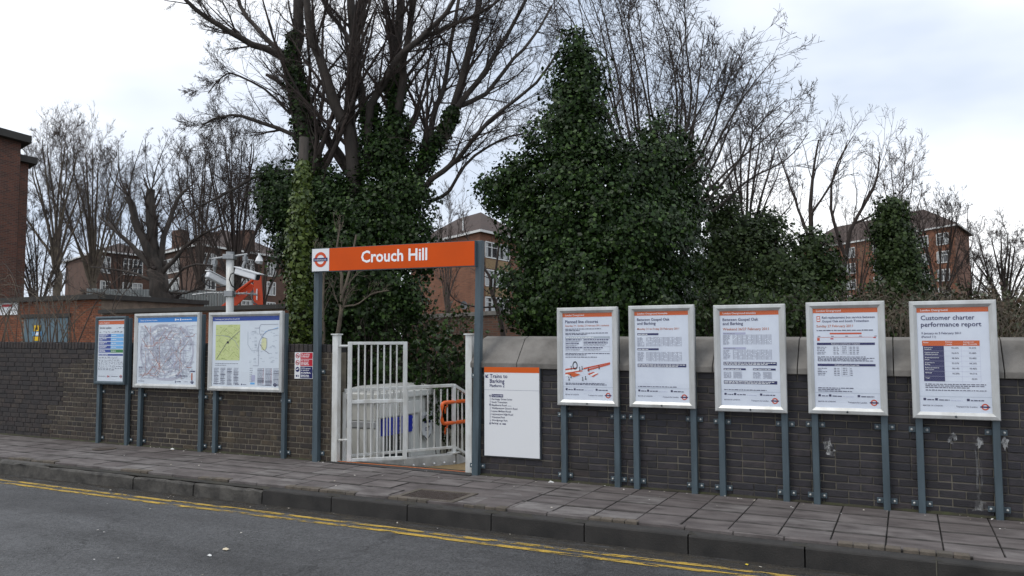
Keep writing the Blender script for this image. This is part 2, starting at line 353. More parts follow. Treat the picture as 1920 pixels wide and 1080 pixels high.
# narrow edge strips: runs of setts beside the kerb, the rest plain infill slabs
x = -15.2; INF = slabmesh(.40, .085, .03, 'infill')
runs = []
while x < 2.6:
    if rnd.random() < .38:
        for k in range(4):
            piece('paving_sett', SETT, M_sett, pv, (x+.05+k*.115, KY+.155+.04, g(x)-.024+rnd.uniform(-.003, .002)), (0, slope_rot, rnd.gauss(0, .02)))
        x += .47
    else:
        piece('infill_strip', INF, M_slab, pv, (x+.2, KY+.195, g(x)-.0255), (0, slope_rot, 0)); x += .41
# manhole
mh = thing('manhole_cover', 'patterned iron manhole cover set in the pavement by the gate', 'manhole cover', (MAN[0], MAN[1], g(MAN[0])-.02))
M_iron = mat('cast_iron', (.11,.092,.082), .6, metal=.3, var=(.07,.05,.04), vscale=20)
z0 = g(MAN[0])
cx, cy, w, d = MAN
mb = MB(); rot = .0
for a, b in (((cx-w/2-.06, cy-d/2-.05), (cx+w/2+.06, cy-d/2)), ((cx-w/2-.06, cy+d/2), (cx+w/2+.06, cy+d/2+.05)), ((cx-w/2-.06, cy-d/2), (cx-w/2, cy+d/2)), ((cx+w/2, cy-d/2), (cx+w/2+.06, cy+d/2))):
    mb.box((a[0], a[1], z0-.02), (b[0], b[1], z0+.010))
mb.build('concrete_surround', M_sett, mh)
MB().box((cx-w/2-.62, KY+.16, z0-.018), (cx+w/2+.62, cy+d/2+.45, z0-.0005)).build('concrete_fill', M_slab, mh)
mb = MB(); mb.box((cx-w/2+.01, cy-d/2+.01, z0-.02), (cx+w/2-.01, cy+d/2-.01, z0+.004))
lid = mb.build('lid', M_iron, mh)
mb = MB()
for i in range(20):
    for j in range(13):
        a = cx-w/2+.035+i*.028; b = cy-d/2+.035+j*.028
        s = .010 if (i+j) % 2 else .004; t = .004 if (i+j) % 2 else .010
        mb.box((a-s, b-t, z0+.004), (a+s, b+t, z0+.010))
mb.build('tread_pattern', M_iron, lid)
c = onG(195, 843); mb = MB(); U = np.array((1, 0, 0)); W = np.array((0, 1, 0))
ic = thing('stopcock_cover', 'small round iron stopcock cover in pavement below the first left poster', 'cover', c)
mb.disc(c+np.array((0, 0, .012)), .13, U, W).build('lid', M_iron, ic); MB().ring(c+np.array((0, 0, .015)), .13, .16, U, W).build('rim', M_sett, ic)

# kerb: separate stones; old granite on the left, newer concrete on the right
kb = thing('kerb', 'dark stone kerb along the road edge below the pavement', 'kerb', (0, KY, -.2))
ends = [-16.5, -15.6, -14.7, -13.8, -12.9, -12.0, -11.0, -9.9, -8.35, -7.38, -6.36]+[-6.36+.93*k for k in range(1, 13)]
for i, (a, b) in enumerate(zip(ends[:-1], ends[1:])):
    old = b <= -6.3; gp = .006; dy = rnd.uniform(-.012, .012) if old else rnd.uniform(-.003, .003); dz = rnd.uniform(-.010, .006) if old else rnd.uniform(-.002, .002)
    bv = .026 if old else .018
    nseg = 8
    V = []; F = []
    prof = [(0, RZ-.06), (0, -.02-bv), (bv*.35, -.02-bv*.35), (bv, -.02), (.150, -.02), (.150, RZ-.06)]
    for k in range(nseg+1):
        x = a+gp+(b-a-2*gp)*k/nseg
        for q, (py, pz) in enumerate(prof):
            jit = rnd.gauss(0, .006 if old else .0012) if q in (1, 2, 3) else 0
            endr = (.012 if old else .004) if k in (0, nseg) and q in (1, 2, 3) else 0
            V.append((x, KY+py+dy+jit+endr*(q < 3), g(x)+pz+dz+jit*.6-endr*(q > 1)))
    m_ = len(prof)
    for k in range(nseg):
        for q in range(m_-1): F.append((k*m_+q, (k+1)*m_+q, (k+1)*m_+q+1, k*m_+q+1))
    F += [tuple(range(m_))[::-1], tuple(nseg*m_+q for q in range(m_))]
    F = [f[::-1] for f in F]
    MB().raw(V, F).build('kerb_stone', M_kerb_old if old else M_kerb, kb)
# double yellow lines, worn
yl = thing('double_yellow_lines', 'pair of worn yellow no-parking lines painted beside the kerb', 'road marking', (0, 6.56, g(0)+RZ))
for y0 in (6.475, 6.625):
    mb = MB(); V = []; F = []
    xs = np.linspace(-16, 4, 161)
    for i, x in enumerate(xs):
        wv = .012*math.sin(x*1.3+y0*9)+.008*math.sin(x*3.7)
        for yy in (y0-.038+wv, y0+.038+wv*.8):
            V.append((x, yy, g(x)+RZ+.05*max(0, 1-((yy-3.0)/4)**2)+.005))
    F = [(2*i, 2*i+2, 2*i+3, 2*i+1) for i in range(len(xs)-1)]
    mb.raw(V, F).build('painted_line', M_yel, yl)

# ------------------------------------------------------------------ brick walls
def brickmesh(w, h, d, name, b=.005):
    V = [(-w/2,0,-h/2),(w/2,0,-h/2),(w/2,0,h/2),(-w/2,0,h/2), (-w/2,b-d,-h/2),(w/2,b-d,-h/2),(w/2,b-d,h/2),(-w/2,b-d,h/2),
         (-w/2+b,-d,-h/2+b),(w/2-b,-d,-h/2+b),(w/2-b,-d,h/2-b),(-w/2+b,-d,h/2-b)]
    F = [(0,1,5,4),(1,2,6,5),(2,3,7,6),(3,0,4,7),(4,5,9,8),(5,6,10,9),(6,7,11,10),(7,4,8,11),(8,9,10,11)]
    return V, F
_bm = {}
def lay(root, bricks, yface, limit=300, depth=.03, slope=True):
    """bricks: (xc, zc, w, h, kind). The nearest `limit` become parts sharing meshes, the rest one joined part"""
    bricks = sorted(bricks, key=lambda b: (b[0])**2+(b[1]-1.2)**2*.2)
    rest = {}
    for i, (xc, zc, w, h, kind) in enumerate(bricks):
        off = rnd.uniform(-.003, .003); z = zc+(g(xc) if slope else 0); ry = (slope_rot if slope else 0)+rnd.gauss(0, .005)
        key = (round(w, 3), round(h, 3), kind)
        if i < limit:
            if key not in _bm:
                V, F = brickmesh(w, h, depth, 'b'); me = bpy.data.meshes.new('brick_%s' % kind); me.from_pydata(V, [], F); me.materials.append(BM[kind, 'obj']); _bm[key] = me
            piece('brick', _bm[key], None, root, (xc, yface+depth-.002+off, z), (rnd.gauss(0, .006), ry, rnd.gauss(0, .006)))
        else:
            V, F = brickmesh(w, h, depth, 'b'); V = [(v[0]+xc, v[1]+yface+depth-.002+off, v[2]+z) for v in V]
            rest.setdefault(kind, MB()).raw(V, F)
    for kind, mb in rest.items():
        o = mb.build('remaining_bricks', BM[kind, 'island'], root); o['kind'] = 'stuff'

# right parapet
RW0, RW1 = -4.72, 4.2
rw = thing('parapet_wall', 'dark slate-coloured brick parapet with sloping concrete coping right of the gate', 'brick wall', ((RW0+RW1)/2, WY+.2, g(-.3)))
def slab_wall(name, m, root, x0, x1, y0, y1, z0, z1, n=8):
    mb = MB(); xs = np.linspace(x0, x1, n+1); V = []; F = []
    for x in xs:
        V += [(x, y0, g(x)+z0), (x, y1, g(x)+z0), (x, y1, g(x)+z1), (x, y0, g(x)+z1)]
    for i in range(n):
        for q in range(4): F.append((4*i+q, 4*i+(q+1) % 4, 4*i+4+(q+1) % 4, 4*i+4+q))
    F += [(3, 2, 1, 0), tuple(4*n+q for q in range(4))]
    F = [f[::-1] for f in F]
    return mb.raw(V, F).build(name, m, root)
slab_wall('mortar_core', M_mort_grey, rw, RW0+.006, RW1, WY+.005, WY+.40, -.4, 1.30)
bl = []
ncr = 17; ch = 1.275/ncr
for c in range(-1, ncr):
    zc = ch*(c+.5); x = RW0+(.1125 if c % 2 else 0)
    if c % 2: bl.append((RW0+.051, zc, .102, ch-.010, 'slate'))
    while x < 2.2:
        w = .225
        if rnd.random() < .06: w = .1125
        kind = 'slate'
        if x < -3.4 and rnd.random() < .12: kind = 'dark'
        bl.append((x+w/2+(0 if c % 2 == 0 else .0), zc, w-.009, ch-.010, kind)); x += w
lay(rw, bl, WY)
# coping stones with sloped face
cj = [RW0-.03, -4.13, -3.60, -2.72, -1.85, -1.0, -.12, .8, 1.7, 2.6, 3.5, 4.3]
for a, b in zip(cj[:-1], cj[1:]):
    V = []; gp = .004; pf = [(-.045, 1.275), (-.045, 1.335), (.20, 1.625), (.30, 1.655), (.40, 1.625), (.50, 1.335), (.50, 1.275)]
    first = a < -4.7
    for q, x in enumerate((a+gp, b-gp)):
        for (py, pz) in pf:
            xx = x
            if first and q == 0 and pz > 1.4: xx = x+.05
            V.append((xx, WY+py+rnd.uniform(-.002, .002), g(x)+pz))
    n = len(pf); F = [(q, q+n, (q+1) % n+n, (q+1) % n) for q in range(n)]+[tuple(range(n)), tuple(n+q for q in range(n))[::-1]]
    bevel(MB().raw(V, F).build('coping_stone', M_coping, rw), .006, 2)
# white splashes on the bricks
M_splash = wear(mat('white_splash', (.52,.52,.51), .9, var=(.3,.3,.3), vscale=20), 18, .43, .62, stretch=(1.4, 1, .6))
M_streak = wear(mat('white_streak', (.34,.34,.33), .9, var=(.16,.16,.16), vscale=20), 12, .45, .78, stretch=(1.5, 1, .5))
def blot(px, py, wpx, hpx, m):
    c = onY(px, py, WY-.006); k = np.linalg.norm(c-CAM)/FPX; V = []
    for i in range(16):
        th = 2*math.pi*i/16; r = rnd.uniform(.45, 1)
        V.append((c[0]+math.cos(th)*wpx*k*r, WY-.0065, c[2]+math.sin(th)*hpx*k*r))
    MB().poly(V).build('white_splash', m, rw)
blot(1553, 836, 9, 18, M_splash); blot(1558, 848, 11, 9, M_splash); blot(1785, 824, 8, 14, M_splash); blot(1834, 829, 9, 11, M_splash); blot(1884, 831, 7, 14, M_splash)
blot(1836, 890, 7, 62, M_streak); blot(1836, 950, 16, 12, M_streak)

# left parapet, English bond, brick-on-edge top; the far end was relaid with dark mortar
LW0, LW1 = -17.5, -6.86
lw = thing('parapet_wall', 'old brown brick parapet with brick-on-edge top left of the gate', 'brick wall', ((LW0+LW1)/2, WY+.2, g(-12)))
def edge(z):                                                # where the relaid part stops, by height
    for zz, e in ((.30, -12.45), (.52, -12.5), (.75, -12.15), (.98, -12.15), (1.13, -12.3), (1.22, -12.0), (1.30, -11.75), (1.38, -11.5)):
        if z < zz: return e
    return -11.0
lc = 19; lch = 1.43/lc
for c in range(-1, lc):
    z = lch*c; e = edge(z+.03)
    slab_wall('mortar_course', M_mort_dark, lw, LW0, e, WY+.007, WY+.33, z-(.3 if c < 0 else 0), z+lch, 6)
    slab_wall('mortar_course', M_mort_pale, lw, e, LW1, WY+.005, WY+.33, z-(.3 if c < 0 else 0), z+lch, 6)
slab_wall('mortar_bed', M_mort_dark, lw, LW0, LW1, WY+.012, WY+.325, 1.43, 1.532, 8)
bl = []
for c in range(-1, lc):
    zc = lch*(c+.5); e = edge(zc); x = LW1
    hd = c % 2
    if hd: x -= 0
    else: bl.append((x-.026, zc, .045, lch-.011, 'yellow')); x -= .056
    while x > -14.6:
        dark = x < e
        w = .1125 if (hd and not (dark and zc > .35)) else .225
        if rnd.random() < .05: w = .1125
        kind = 'dark' if dark else ('yellow' if x > -9.3+rnd.gauss(0, .8) and rnd.random() < .55 else 'brown')
        bl.append((x-w/2, zc, w-(.007 if dark else .012), lch-(.008 if dark else .013), kind)); x -= w
lay(lw, bl, WY)
tops = []
V, F = brickmesh(.066, .105, .33, 'top', .007); TOPB = bpy.data.meshes.new('brick_on_edge'); TOPB.from_pydata(V, [], F); TOPB.materials.append(BM['dark', 'obj'])
x = LW1-.04
while x > -14.4:
    piece('coping_brick', TOPB, None, lw, (x, WY+.325, g(x)+1.43+.056+rnd.uniform(-.004, .004)), (rnd.gauss(0, .01), rnd.gauss(0, .02), 0)); x -= .0765

# ------------------------------------------------------------------ posters
UX = np.array((1., 0, 0)); WZ = np.array((0, 0, 1.))
class Sheet:
    """flat print: shapes in u (0..1 across), v (0..1 down) collected per ink"""
    def __init__(s, x0, zt, w, h, y): s.x0, s.zt, s.w, s.h, s.y = x0, zt, w, h, y; s.mb = {}; s.r = random.Random(int(abs(x0)*1000))
    def p(s, u, v, l): return (s.x0+u*s.w, s.y-.0012*l, s.zt-v*s.h)
    def m(s, k, l=1): return s.mb.setdefault((k, l), MB())
    def rect(s, u0, v0, u1, v1, k, l=1): s.m(k, l).poly([s.p(u0, v1, l), s.p(u1, v1, l), s.p(u1, v0, l), s.p(u0, v0, l)])
    def poly(s, pts, k, l=1): s.m(k, l).poly([s.p(u, v, l) for u, v in pts])
    def text(s, body, u0, u1, v, k='navy', l=2): put_text(s.m(k, l), body, s.p(u0, v, l), UX, WZ, (u1-u0)*s.w, .010)
    def words(s, u0, u1, v, h, k='text', l=2):
        u = u0
        while u < u1-.01:
            w = min(s.r.uniform(.018, .07)*.6/s.w, u1-u); s.rect(u, v-h*s.r.uniform(.75, 1), u+w, v, k, l); u += w+.010*.6/s.w
    def line(s, pts, wd, k, l=1):
        for (a, b), (c, d) in zip(pts[:-1], pts[1:]):
            dx, dz = (c-a)*s.w, (d-b)*s.h; n = math.hypot(dx, dz)
            if n < 1e-6: continue
            ox, oz = -dz/n*wd/2, dx/n*wd/2; lj = l+s.r.uniform(-.35, .35)
            s.m(k, l).poly([s.p(u, v, lj) for u, v in ((a+ox/s.w, b+oz/s.h), (c+ox/s.w, d+oz/s.h), (c-ox/s.w, d-oz/s.h), (a-ox/s.w, b-oz/s.h))][::-1])
    def roundel(s, u, v, r, ring='roundel', bar='navy', l=1):
        c = s.p(u, v, l); s.m(ring, l).ring(c, r*.62, r, UX, WZ); a, b = r*1.3/s.w, r*.2/s.h
        s.rect(u-a, v-b, u+a, v+b, bar, l+1)
    def grid(s, u0, v0, u1, v1, nc, nr, k='grey'):
        for j in range(nr):
            for i in range(nc):
                if s.r.random() < .12: continue
                a = u0+(u1-u0)*(i+.12)/nc; b = v0+(v1-v0)*(j+.2)/nr
                s.rect(a, b, a+(u1-u0)*.62/nc, b+(v1-v0)*.45/nr, k)
        for i in range(0, nc+1, max(1, nc//8)):
            a = u0+(u1-u0)*i/nc; s.rect(a-.0015, v0, a+.0015, v1, k)
    def emit(s, parent, names={}):
        for (k, l), mb in s.mb.items():
            o = mb.build(names.get(k, 'printed_'+INK[k].name.replace('print_', '')), INK[k], parent)
            if len(mb.f) > 1: o['kind'] = 'stuff'

def frame_mesh(x0, x1, z0, z1, b, y, m, root, deep=.05):
    """mitred picture-frame profile: four members, sloping to the glazing"""
    prof = [(0, deep), (0, .006), (.006, 0), (b*.55, -.004), (b, .016), (b, .03)]
    mb = MB(); n = len(prof); V = []
    for sx, sz in ((0, 0), (1, 0), (1, 1), (0, 1)):
        for (o, dy) in prof:
            V.append(((x0+o) if not sx else (x1-o), y+dy, (z0+o) if not sz else (z1-o)))
    F = []
    for k in range(4):
        a = k*n; c = ((k+1) % 4)*n
        for q in range(n-1): F.append((a+q, c+q, c+q+1, a+q+1))
    return mb.raw(V, F).build('frame', m, root)

def posts_and_case(root, x0, x1, zt, zb, posts, FY, pw=.062):
    for xp in posts:
        gz = g(xp)
        bevel(MB().box((xp-pw/2, FY+.052, gz-.01), (xp+pw/2, WY-.012, zt-.03)).build('post', M_steel, root), .004, 1)
        for zz in (zb-.115, gz+.085):
            for s in (-1, 1):
                xb = xp+s*(pw/2+.030)
                br = bevel(MB().box((xb-.029, WY-.019, zz-.026), (xb+.029, WY-.006, zz+.026)).build('bracket', M_steel, root), .002)
                MB().dome((xb+s*.004, WY-.019, zz), .0135, (0, -1, 0), 1.0).build('bolt', M_galv, br, smooth=True)

FY = 8.650
DRX = [-3.5846, -2.7371, -1.8142, -.8963, .0325]; DRZ = [.4046, .4074, .3928, .3995, .3866]; W5 = .7176
def poster_case(name, label, group, x0, zt, w, h, b, posts, paper, bpos, frame_mat=None, mid=None):
    root = thing(name, label, 'poster case', (x0+w/2, FY+.08, g(x0+w/2)), group)
    x1 = x0+w; zb = zt-h
    posts_and_case(root, x0, x1, zt, zb, posts, FY)
    MB().box((x0+.012, FY+.032, zb+.012), (x1-.004, FY+.050, zt-.008)).build('case_back', M_steel, root)
    frame_mesh(x0, x1, zb, zt, b, FY, frame_mat or M_alu, root)
    pp = MB().poly([(x0+b-.004, FY+.024, zb+b-.004), (x1-b+.004, FY+.024, zb+b-.004), (x1-b+.004, FY+.024, zt-b+.004), (x0+b-.004, FY+.024, zt-b+.004)]).build('poster', paper, root)
    for u in bpos:
        MB().dome((x0+w*u, FY-.003, zb+b*.42), .011, (0, -1, 0), .6).build('frame_lock', M_backing if len(bpos) == 1 else M_galv, root, smooth=True)
    MB().poly([(x0+b, FY+.0165, zb+b), (x1-b, FY+.0165, zb+b), (x1-b, FY+.0165, zt-b), (x0+b, FY+.0165, zt-b)]).build('glazing', M_pane, root)
    return root, pp, Sheet(x0+b, zt-b, w-2*b, h-2*b, FY+.0235)

def footer(S, roundel=True, logo=True):
    S.rect(0.0, .850, 1, .8525, 'steel')
    for u in (.055, .22, .66):
        S.rect(u, .868, u+.038, .890, 'text'); S.words(u+.055, u+(.15 if u < .1 else .20 if u < .5 else .25), .888, .010)
    S.words(.44, .60, .889, .004, 'pale')
    S.text('MAYOR OF LONDON', .05, .32, .945, 'text'); S.text('Transport for London', .51, .80, .950, 'text')
    S.roundel(.905, .942, .030)
def head(S, t, u1=.44):
    S.rect(0, 0, 1, .046, 'orange'); S.text(t, .055, u1, .033, 'white')
NM = dict(navy='navy_lettering', white='white_lettering', orange='orange_band', text='small_print', rust='orange_lettering')
LBL = ['silver framed poster headed Planned line closures with red and white track drawing',
       'silver framed timetable poster dated Monday 21 to Friday 25 February 2011',
       'silver framed timetable poster dated Weekend 26/27 February 2011',
       'silver framed poster about rail replacement bus service on Sunday 27 February',
       'silver framed Customer charter performance report poster with orange and navy table, rightmost']
for i in range(5):
    x0, zt = DRX[i], DRZ[i]+CAM[2]
    root, pp, S = poster_case('poster_case', LBL[i], 'posters on the right parapet', x0, zt, W5, 1.10, .063, (x0+.052, x0+W5-.036), M_paper, (.5,))
    footer(S)
    if i == 0:
        head(S, 'London Overground')
        S.text('Planned line closures', .055, .72, .115); S.text('Saturday 19 - Sunday 27 February 2011 inclusive', .055, .94, .155, 'rust')
        for v in (.188, .206, .236, .252): S.words(.055, .78 if v in (.188,) else (.35 if v in (.206,) else .93 if v == .236 else .5), v, .009)
        S.rect(.055, .270, .95, .293, 'steel'); S.words(.07, .63, .287, .010, 'white', 2)
        for v in (.293, .388, .442): S.rect(.055, v, .95, v+.002, 'grey')
        for u in (.055, .415, .948): S.rect(u, .293, u+.003, .444, 'grey')
        for u, u1, v in ((.065, .39, .313), (.065, .33, .358), (.065, .40, .405), (.43, .94, .313), (.43, .91, .350), (.43, .81, .405)):
            S.words(u, u1, v, .011, 'navy'); S.words(u, u1-.03, v+.015, .006, 'grey'); S.words(u, u1-.06, v+.025, .006, 'grey')
        S.words(.055, .95, .470, .009); S.words(.055, .48, .486, .009); S.words(.055, .69, .512, .009)
        # track drawing
        S.poly([(.05, .66), (.30, .645), (.42, .665), (.30, .70), (.05, .735)], 'white', 1)
        for a, b in (((.05, .645), (.28, .628)), ((.05, .69), (.40, .658)), ((.42, .632), (.95, .565)), ((.50, .648), (.95, .578))):
            S.poly([a, (a[0], a[1]+.018), (b[0], b[1]+.014), b], 'roundel', 2)
        S.poly([(.08, .70), (.22, .685), (.36, .71), (.22, .74)], 'orange', 3)
        S.poly([(.50, .70), (.62, .675), (.72, .69), (.60, .73)], 'white', 1); S.poly([(.50, .70), (.62, .675), (.65, .68), (.54, .712)], 'roundel', 2); S.poly([(.58, .725), (.70, .692), (.72, .697), (.61, .735)], 'roundel', 2)
        S.m('black', 2).ring(S.p(.25, .605, 2), .026, .038, UX*.8, WZ*1.25)
        for u, v in ((.12, .745), (.16, .715), (.17, .62), (.39, .62), (.40, .745), (.46, .735), (.52, .64), (.73, .61), (.34, .63)):
            S.line([(u, v), (u+.008, v+.016), (u-.006, v+.034)], .006, 'black', 4); S.line([(u+.008, v+.016), (u+.016, v+.034)], .006, 'black', 4); S.rect(u-.006, v-.010, u+.008, v, 'black', 4)
        S.words(.055, .84, .812, .008); S.words(.055, .88, .826, .008)
    if i in (1, 2):
        head(S, 'London Overground timetable', .62)
        S.text('Between Gospel Oak', .05, .66, .105); S.text('and Barking', .05, .40, .148)
        S.text('Monday 21 to Friday 25 February 2011' if i == 1 else 'Weekend 26/27 February 2011', .05, .83, .205, 'rust')
        blocks = ((.243, .285), (.410, .450)) if i == 1 else ((.228, .252), (.385, .410))
        for v, v2 in blocks:
            S.rect(.05, v, .45 if i == 1 else .44, v+.022, 'navy' if i == 1 else 'pale'); S.words(.06, .26, v+.016, .009, 'white' if i == 1 else 'grey', 2)
            for k in range(9): S.words(.05, rnd.uniform(.13, .19), v2+.010+k*.0115, .006, 'grey')
            S.grid(.22, v2, .87, v2+.105, 32, 9)
        v = .582 if i == 1 else .540
        S.rect(.05, v, .95, v+.036, 'navy'); S.words(.06, .93, v+.015, .008, 'white', 2); S.words(.06, .80, v+.029, .008, 'white', 2)
        if i == 2:
            for u in (.05, .55):
                S.rect(u, .607, u+.38, .627, 'navy'); S.words(u+.01, u+.30, .622, .008, 'white', 2)
                for k in range(6): S.words(u, u+.13, .652+k*.0115, .006, 'grey')
                S.grid(u+.17, .642, u+.31, .715, 7, 7)
            S.rect(.05, .738, .95, .772, 'navy'); S.words(.06, .9, .752, .008, 'white', 2); S.words(.06, .83, .766, .008, 'white', 2)
        S.words(.05, .77, .838, .008)
    if i == 3:
        head(S, 'London Overground')
        S.rect(.06, .078, .115, .135, 'roundel'); S.rect(.07, .087, .105, .102, 'white', 2); S.rect(.067, .110, .108, .126, 'white', 2)
        S.text('Rail replacement bus service between', .145, .955, .103); S.text('Gospel Oak and South Tottenham', .145, .865, .140)
        S.text('Sunday 27 February 2011', .055, .62, .190, 'rust')
        S.words(.055, .94, .227, .009)
        S.rect(.26, .247, .75, .263, 'roundel'); S.line([(.06, .293), (.96, .293)], .003, 'roundel', 1)
        S.rect(.06, .300, .10, .328, 'roundel'); S.rect(.27, .302, .315, .314, 'sign'); S.rect(.925, .295, .965, .303, 'sign')
        for u in (.07, .28, .50, .71, .94): S.words(u, u+.04, .285, .006, 'text')
        for v, t, a, b in ((.347, 'Eastbound towards South Tottenham', .28, .72), (.560, 'Westbound towards Gospel Oak', .32, .70)):
            S.rect(.055, v, .945, v+.024, 'navy'); S.text(t, a, b, v+.018, 'white')
            for k in range(5):
                S.words(.055, rnd.uniform(.13, .22), v+.048+k*.017, .006, 'text')
                for u in (.31, .36, .56, .61, .665) if v < .5 else (.31, .36, .56): S.words(u, u+.035, v+.048+k*.017, .006, 'text')
            for k in range(4): S.words(.445, .515, v+.046+k*.020, .007, 'text')
            for q in ((.425, v+.030, .427, v+.122), (.545, v+.030, .547, v+.122), (.425, v+.120, .547, v+.122)): S.rect(*q, 'grey')
        for v, u in ((.493, .80), (.507, .93), (.521, .82), (.533, .92)): S.words(.06, u, v, .007)
        for v, u in ((.806, .60), (.822, .40), (.838, .58)): S.words(.055, u, v, .007)
    if i == 4:
        head(S, 'London Overground')
        S.text('Customer charter', .058, .81, .118); S.text('performance report', .058, .90, .183)
        S.text('9 January to 5 February 2011', .060, .615, .256, 'navy'); S.text('(Period 11)', .060, .265, .290, 'navy')
        S.rect(.065, .318, .865, .368, 'orange'); S.text('Route', .085, .155, .340, 'white'); S.text('Previous', .395, .49, .337, 'white'); S.text('4 weeks', .395, .485, .358, 'white')
        S.text('Average over', .64, .79, .337, 'white'); S.text('past 12 months', .64, .83, .358, 'white')
        S.rect(.075, .368, .370, .708, 'navy')
        rowsT = [('Richmond to', 'Stratford', '92.23%', '92.33%'), ('Clapham Junction to', 'Willesden Junction', '96.81%', '95.48%'), ('Watford Junction to', 'Euston', '98.26%', '95.48%'),
                 ('Gospel Oak to', 'Barking', '93.57%', '94.26%'), ('Dalston Junction to', 'West Croydon', '98.14%', '95.46%'), ('All lines', '', '96.29%', '94.71%'), ('Target', '', '', '93.2%')]
        for k, (a, b, n1, n2) in enumerate(rowsT):
            v = .368+k*.0486
            S.text(a, .095, .095+.0105*len(a), v+.020, 'white')
            if b: S.text(b, .095, .095+.0105*len(b), v+.038, 'white')
            if n1: S.text(n1, .475, .575, v+.028, 'text')
            S.text(n2, .715 if k < 6 else .74, .815, v+.028, 'text'); S.rect(.075, v+.0475, .865, v+.049, 'pale', 3)
        for u in (.61, .864): S.rect(u, .368, u+.002, .708, 'pale')
        for v, u in ((.738, .93), (.754, .91), (.770, .70), (.795, .93)): S.words(.09, u, v, .008)
    S.emit(pp, NM)

# left wall: service board, rail map, local area map
x0, zt, w, h = -11.296, .4397+CAM[2], .6773, 1.0379
root, pp, S = poster_case('poster_case', 'narrow grey framed service update board with blue rows and handwriting', 'posters on the left parapet', x0, zt, w, h, .05, (x0+.045, x0+w-.005), M_paper2, (), M_steel)
S.rect(.0, .02, 1, .078, 'orange'); S.text('London Overground', .05, .42, .062, 'white')
S.text('Service update', .05, .50, .148, 'text')
def scrawl(u0, u1, v, a, k='text', seed=1):
    r = random.Random(seed); u = u0
    while u < u1:
        n = r.randint(4, 9); pts = []
        for q in range(n): pts.append((u, v+r.uniform(-a, a*.4))); u += r.uniform(.008, .016)
        S.line(pts, .0045, k, 2); u += .022
scrawl(.70, .95, .140, .016, seed=3); S.words(.05, .11, .208, .008); scrawl(.20, .40, .208, .017, seed=4); S.words(.52, .58, .208, .008); scrawl(.60, .95, .206, .022, seed=5)
for k in range(5):
    v = .235+k*.063
    S.rect(.04, v, .49, v+.050, 'royal'); S.rect(.49, v, .97, v+.050, 'sky' if k < 4 else 'green')
    S.words(.06, rnd.uniform(.25, .40), v+.020, .011, 'white', 2); S.words(.06, rnd.uniform(.18, .32), v+.038, .011, 'white', 2); S.words(.52, .70, v+.030, .011, 'white', 2)
S.rect(.04, .560, .97, .588, 'royal'); S.words(.06, .40, .580, .011, 'white', 2)
scrawl(.05, .72, .622, .018, seed=6); S.rect(.05, .632, .9, .634, 'grey')
for k, (v, u) in enumerate(((.665, .85), (.695, .93), (.725, .95), (.76, .95), (.793, .90), (.818, .62))): scrawl(.04, u, v, .014, seed=10+k)
S.words(.05, .32, .925, .007); S.words(.55, .80, .925, .007)
S.rect(.38, .914, .48, .919, 'sign'); S.rect(.38, .926, .48, .931, 'sign'); S.line([(.40, .907), (.46, .923), (.40, .938)], .006, 'sign', 2)
S.roundel(.91, .922, .024, 'roundel', 'navy'); S.emit(pp, NM)

x0, zt, w, h = -10.4391, .4659+CAM[2], 1.3288, 1.0994
root, pp, S = poster_case('poster_case', 'silver framed city rail map with tangled grey lines and blue header', 'posters on the left parapet', x0, zt, w, h, .062, (x0+.09, x0+w-.01), M_paper2, (.13, .83))
S.rect(.0, .0, 1, .072, 'blue'); S.text('Oyster rail services in London', .04, .33, .050, 'white')
S.rect(.63, .022, .65, .052, 'white', 2); S.words(.655, .70, .045, .018, 'white', 2); S.rect(.715, .022, .735, .052, 'white', 2); S.words(.745, .92, .045, .014, 'white', 2)
r_ = random.Random(21)
for k in range(26):                                         # zone bands
    a0 = r_.uniform(0, 6.28); da = r_.uniform(.5, 1.6); rr = r_.choice((.22, .30, .36, .42)); pts = []
    for q in range(9):
        th = a0+da*q/8; pts.append((min(.97, max(.03, .5+rr*1.05*math.cos(th))), min(.93, max(.12, .52-rr*math.sin(th)))))
    S.line(pts, r_.uniform(.02, .05), 'lilac' if k % 3 else 'white', 1)
def route(k, wd, l, n=7):
    u, v = .5+r_.uniform(-.40, .40), .52+r_.uniform(-.36, .36); ang = r_.randint(0, 7); pts = [(u, v)]
    for q in range(n):
        ang += r_.choice((-1, 0, 0, 1)); s = r_.uniform(.04, .11); u += math.cos(ang*math.pi/4)*s*.8; v += math.sin(ang*math.pi/4)*s
        if not (.03 < u < .97 and .11 < v < .94): break
        pts.append((u, v))
    if len(pts) > 1: S.line(pts, wd, k, l)
    return pts
for k in range(150):
    pts = route(r_.choice(('lilac', 'steel', 'lilac', 'steel', 'pale', 'lilac', 'grey', 'rust')), r_.uniform(.0035, .0065), 2+k % 3)
    for (u, v) in pts[1:]:
        if r_.random() < .5: S.words(u+.006, u+.006+r_.uniform(.02, .05), v, .006, 'lilac', 5)
for k in range(420):
    u = r_.uniform(.05, .93); v = r_.uniform(.12, .92); S.words(u, u+r_.uniform(.015, .04), v, .006, r_.choice(('lilac', 'steel', 'lilac')), 5)
for k in range(9): S.words(.03, .085, .76+k*.017, .006, 'grey')
S.rect(.03, .745, .10, .758, 'navy'); S.rect(.66, .868, .86, .88, 'navy'); S.rect(.89, .80, .98, .812, 'navy'); S.rect(.92, .83, .94, .93, 'rust')
S.words(.03, .13, .965, .008, 'navy'); S.rect(.655, .945, .668, .975, 'navy'); S.words(.68, .76, .965, .012, 'navy'); S.words(.80, .87, .962, .008, 'grey'); S.roundel(.935, .962, .026, 'navy', 'navy'); S.emit(pp, NM)

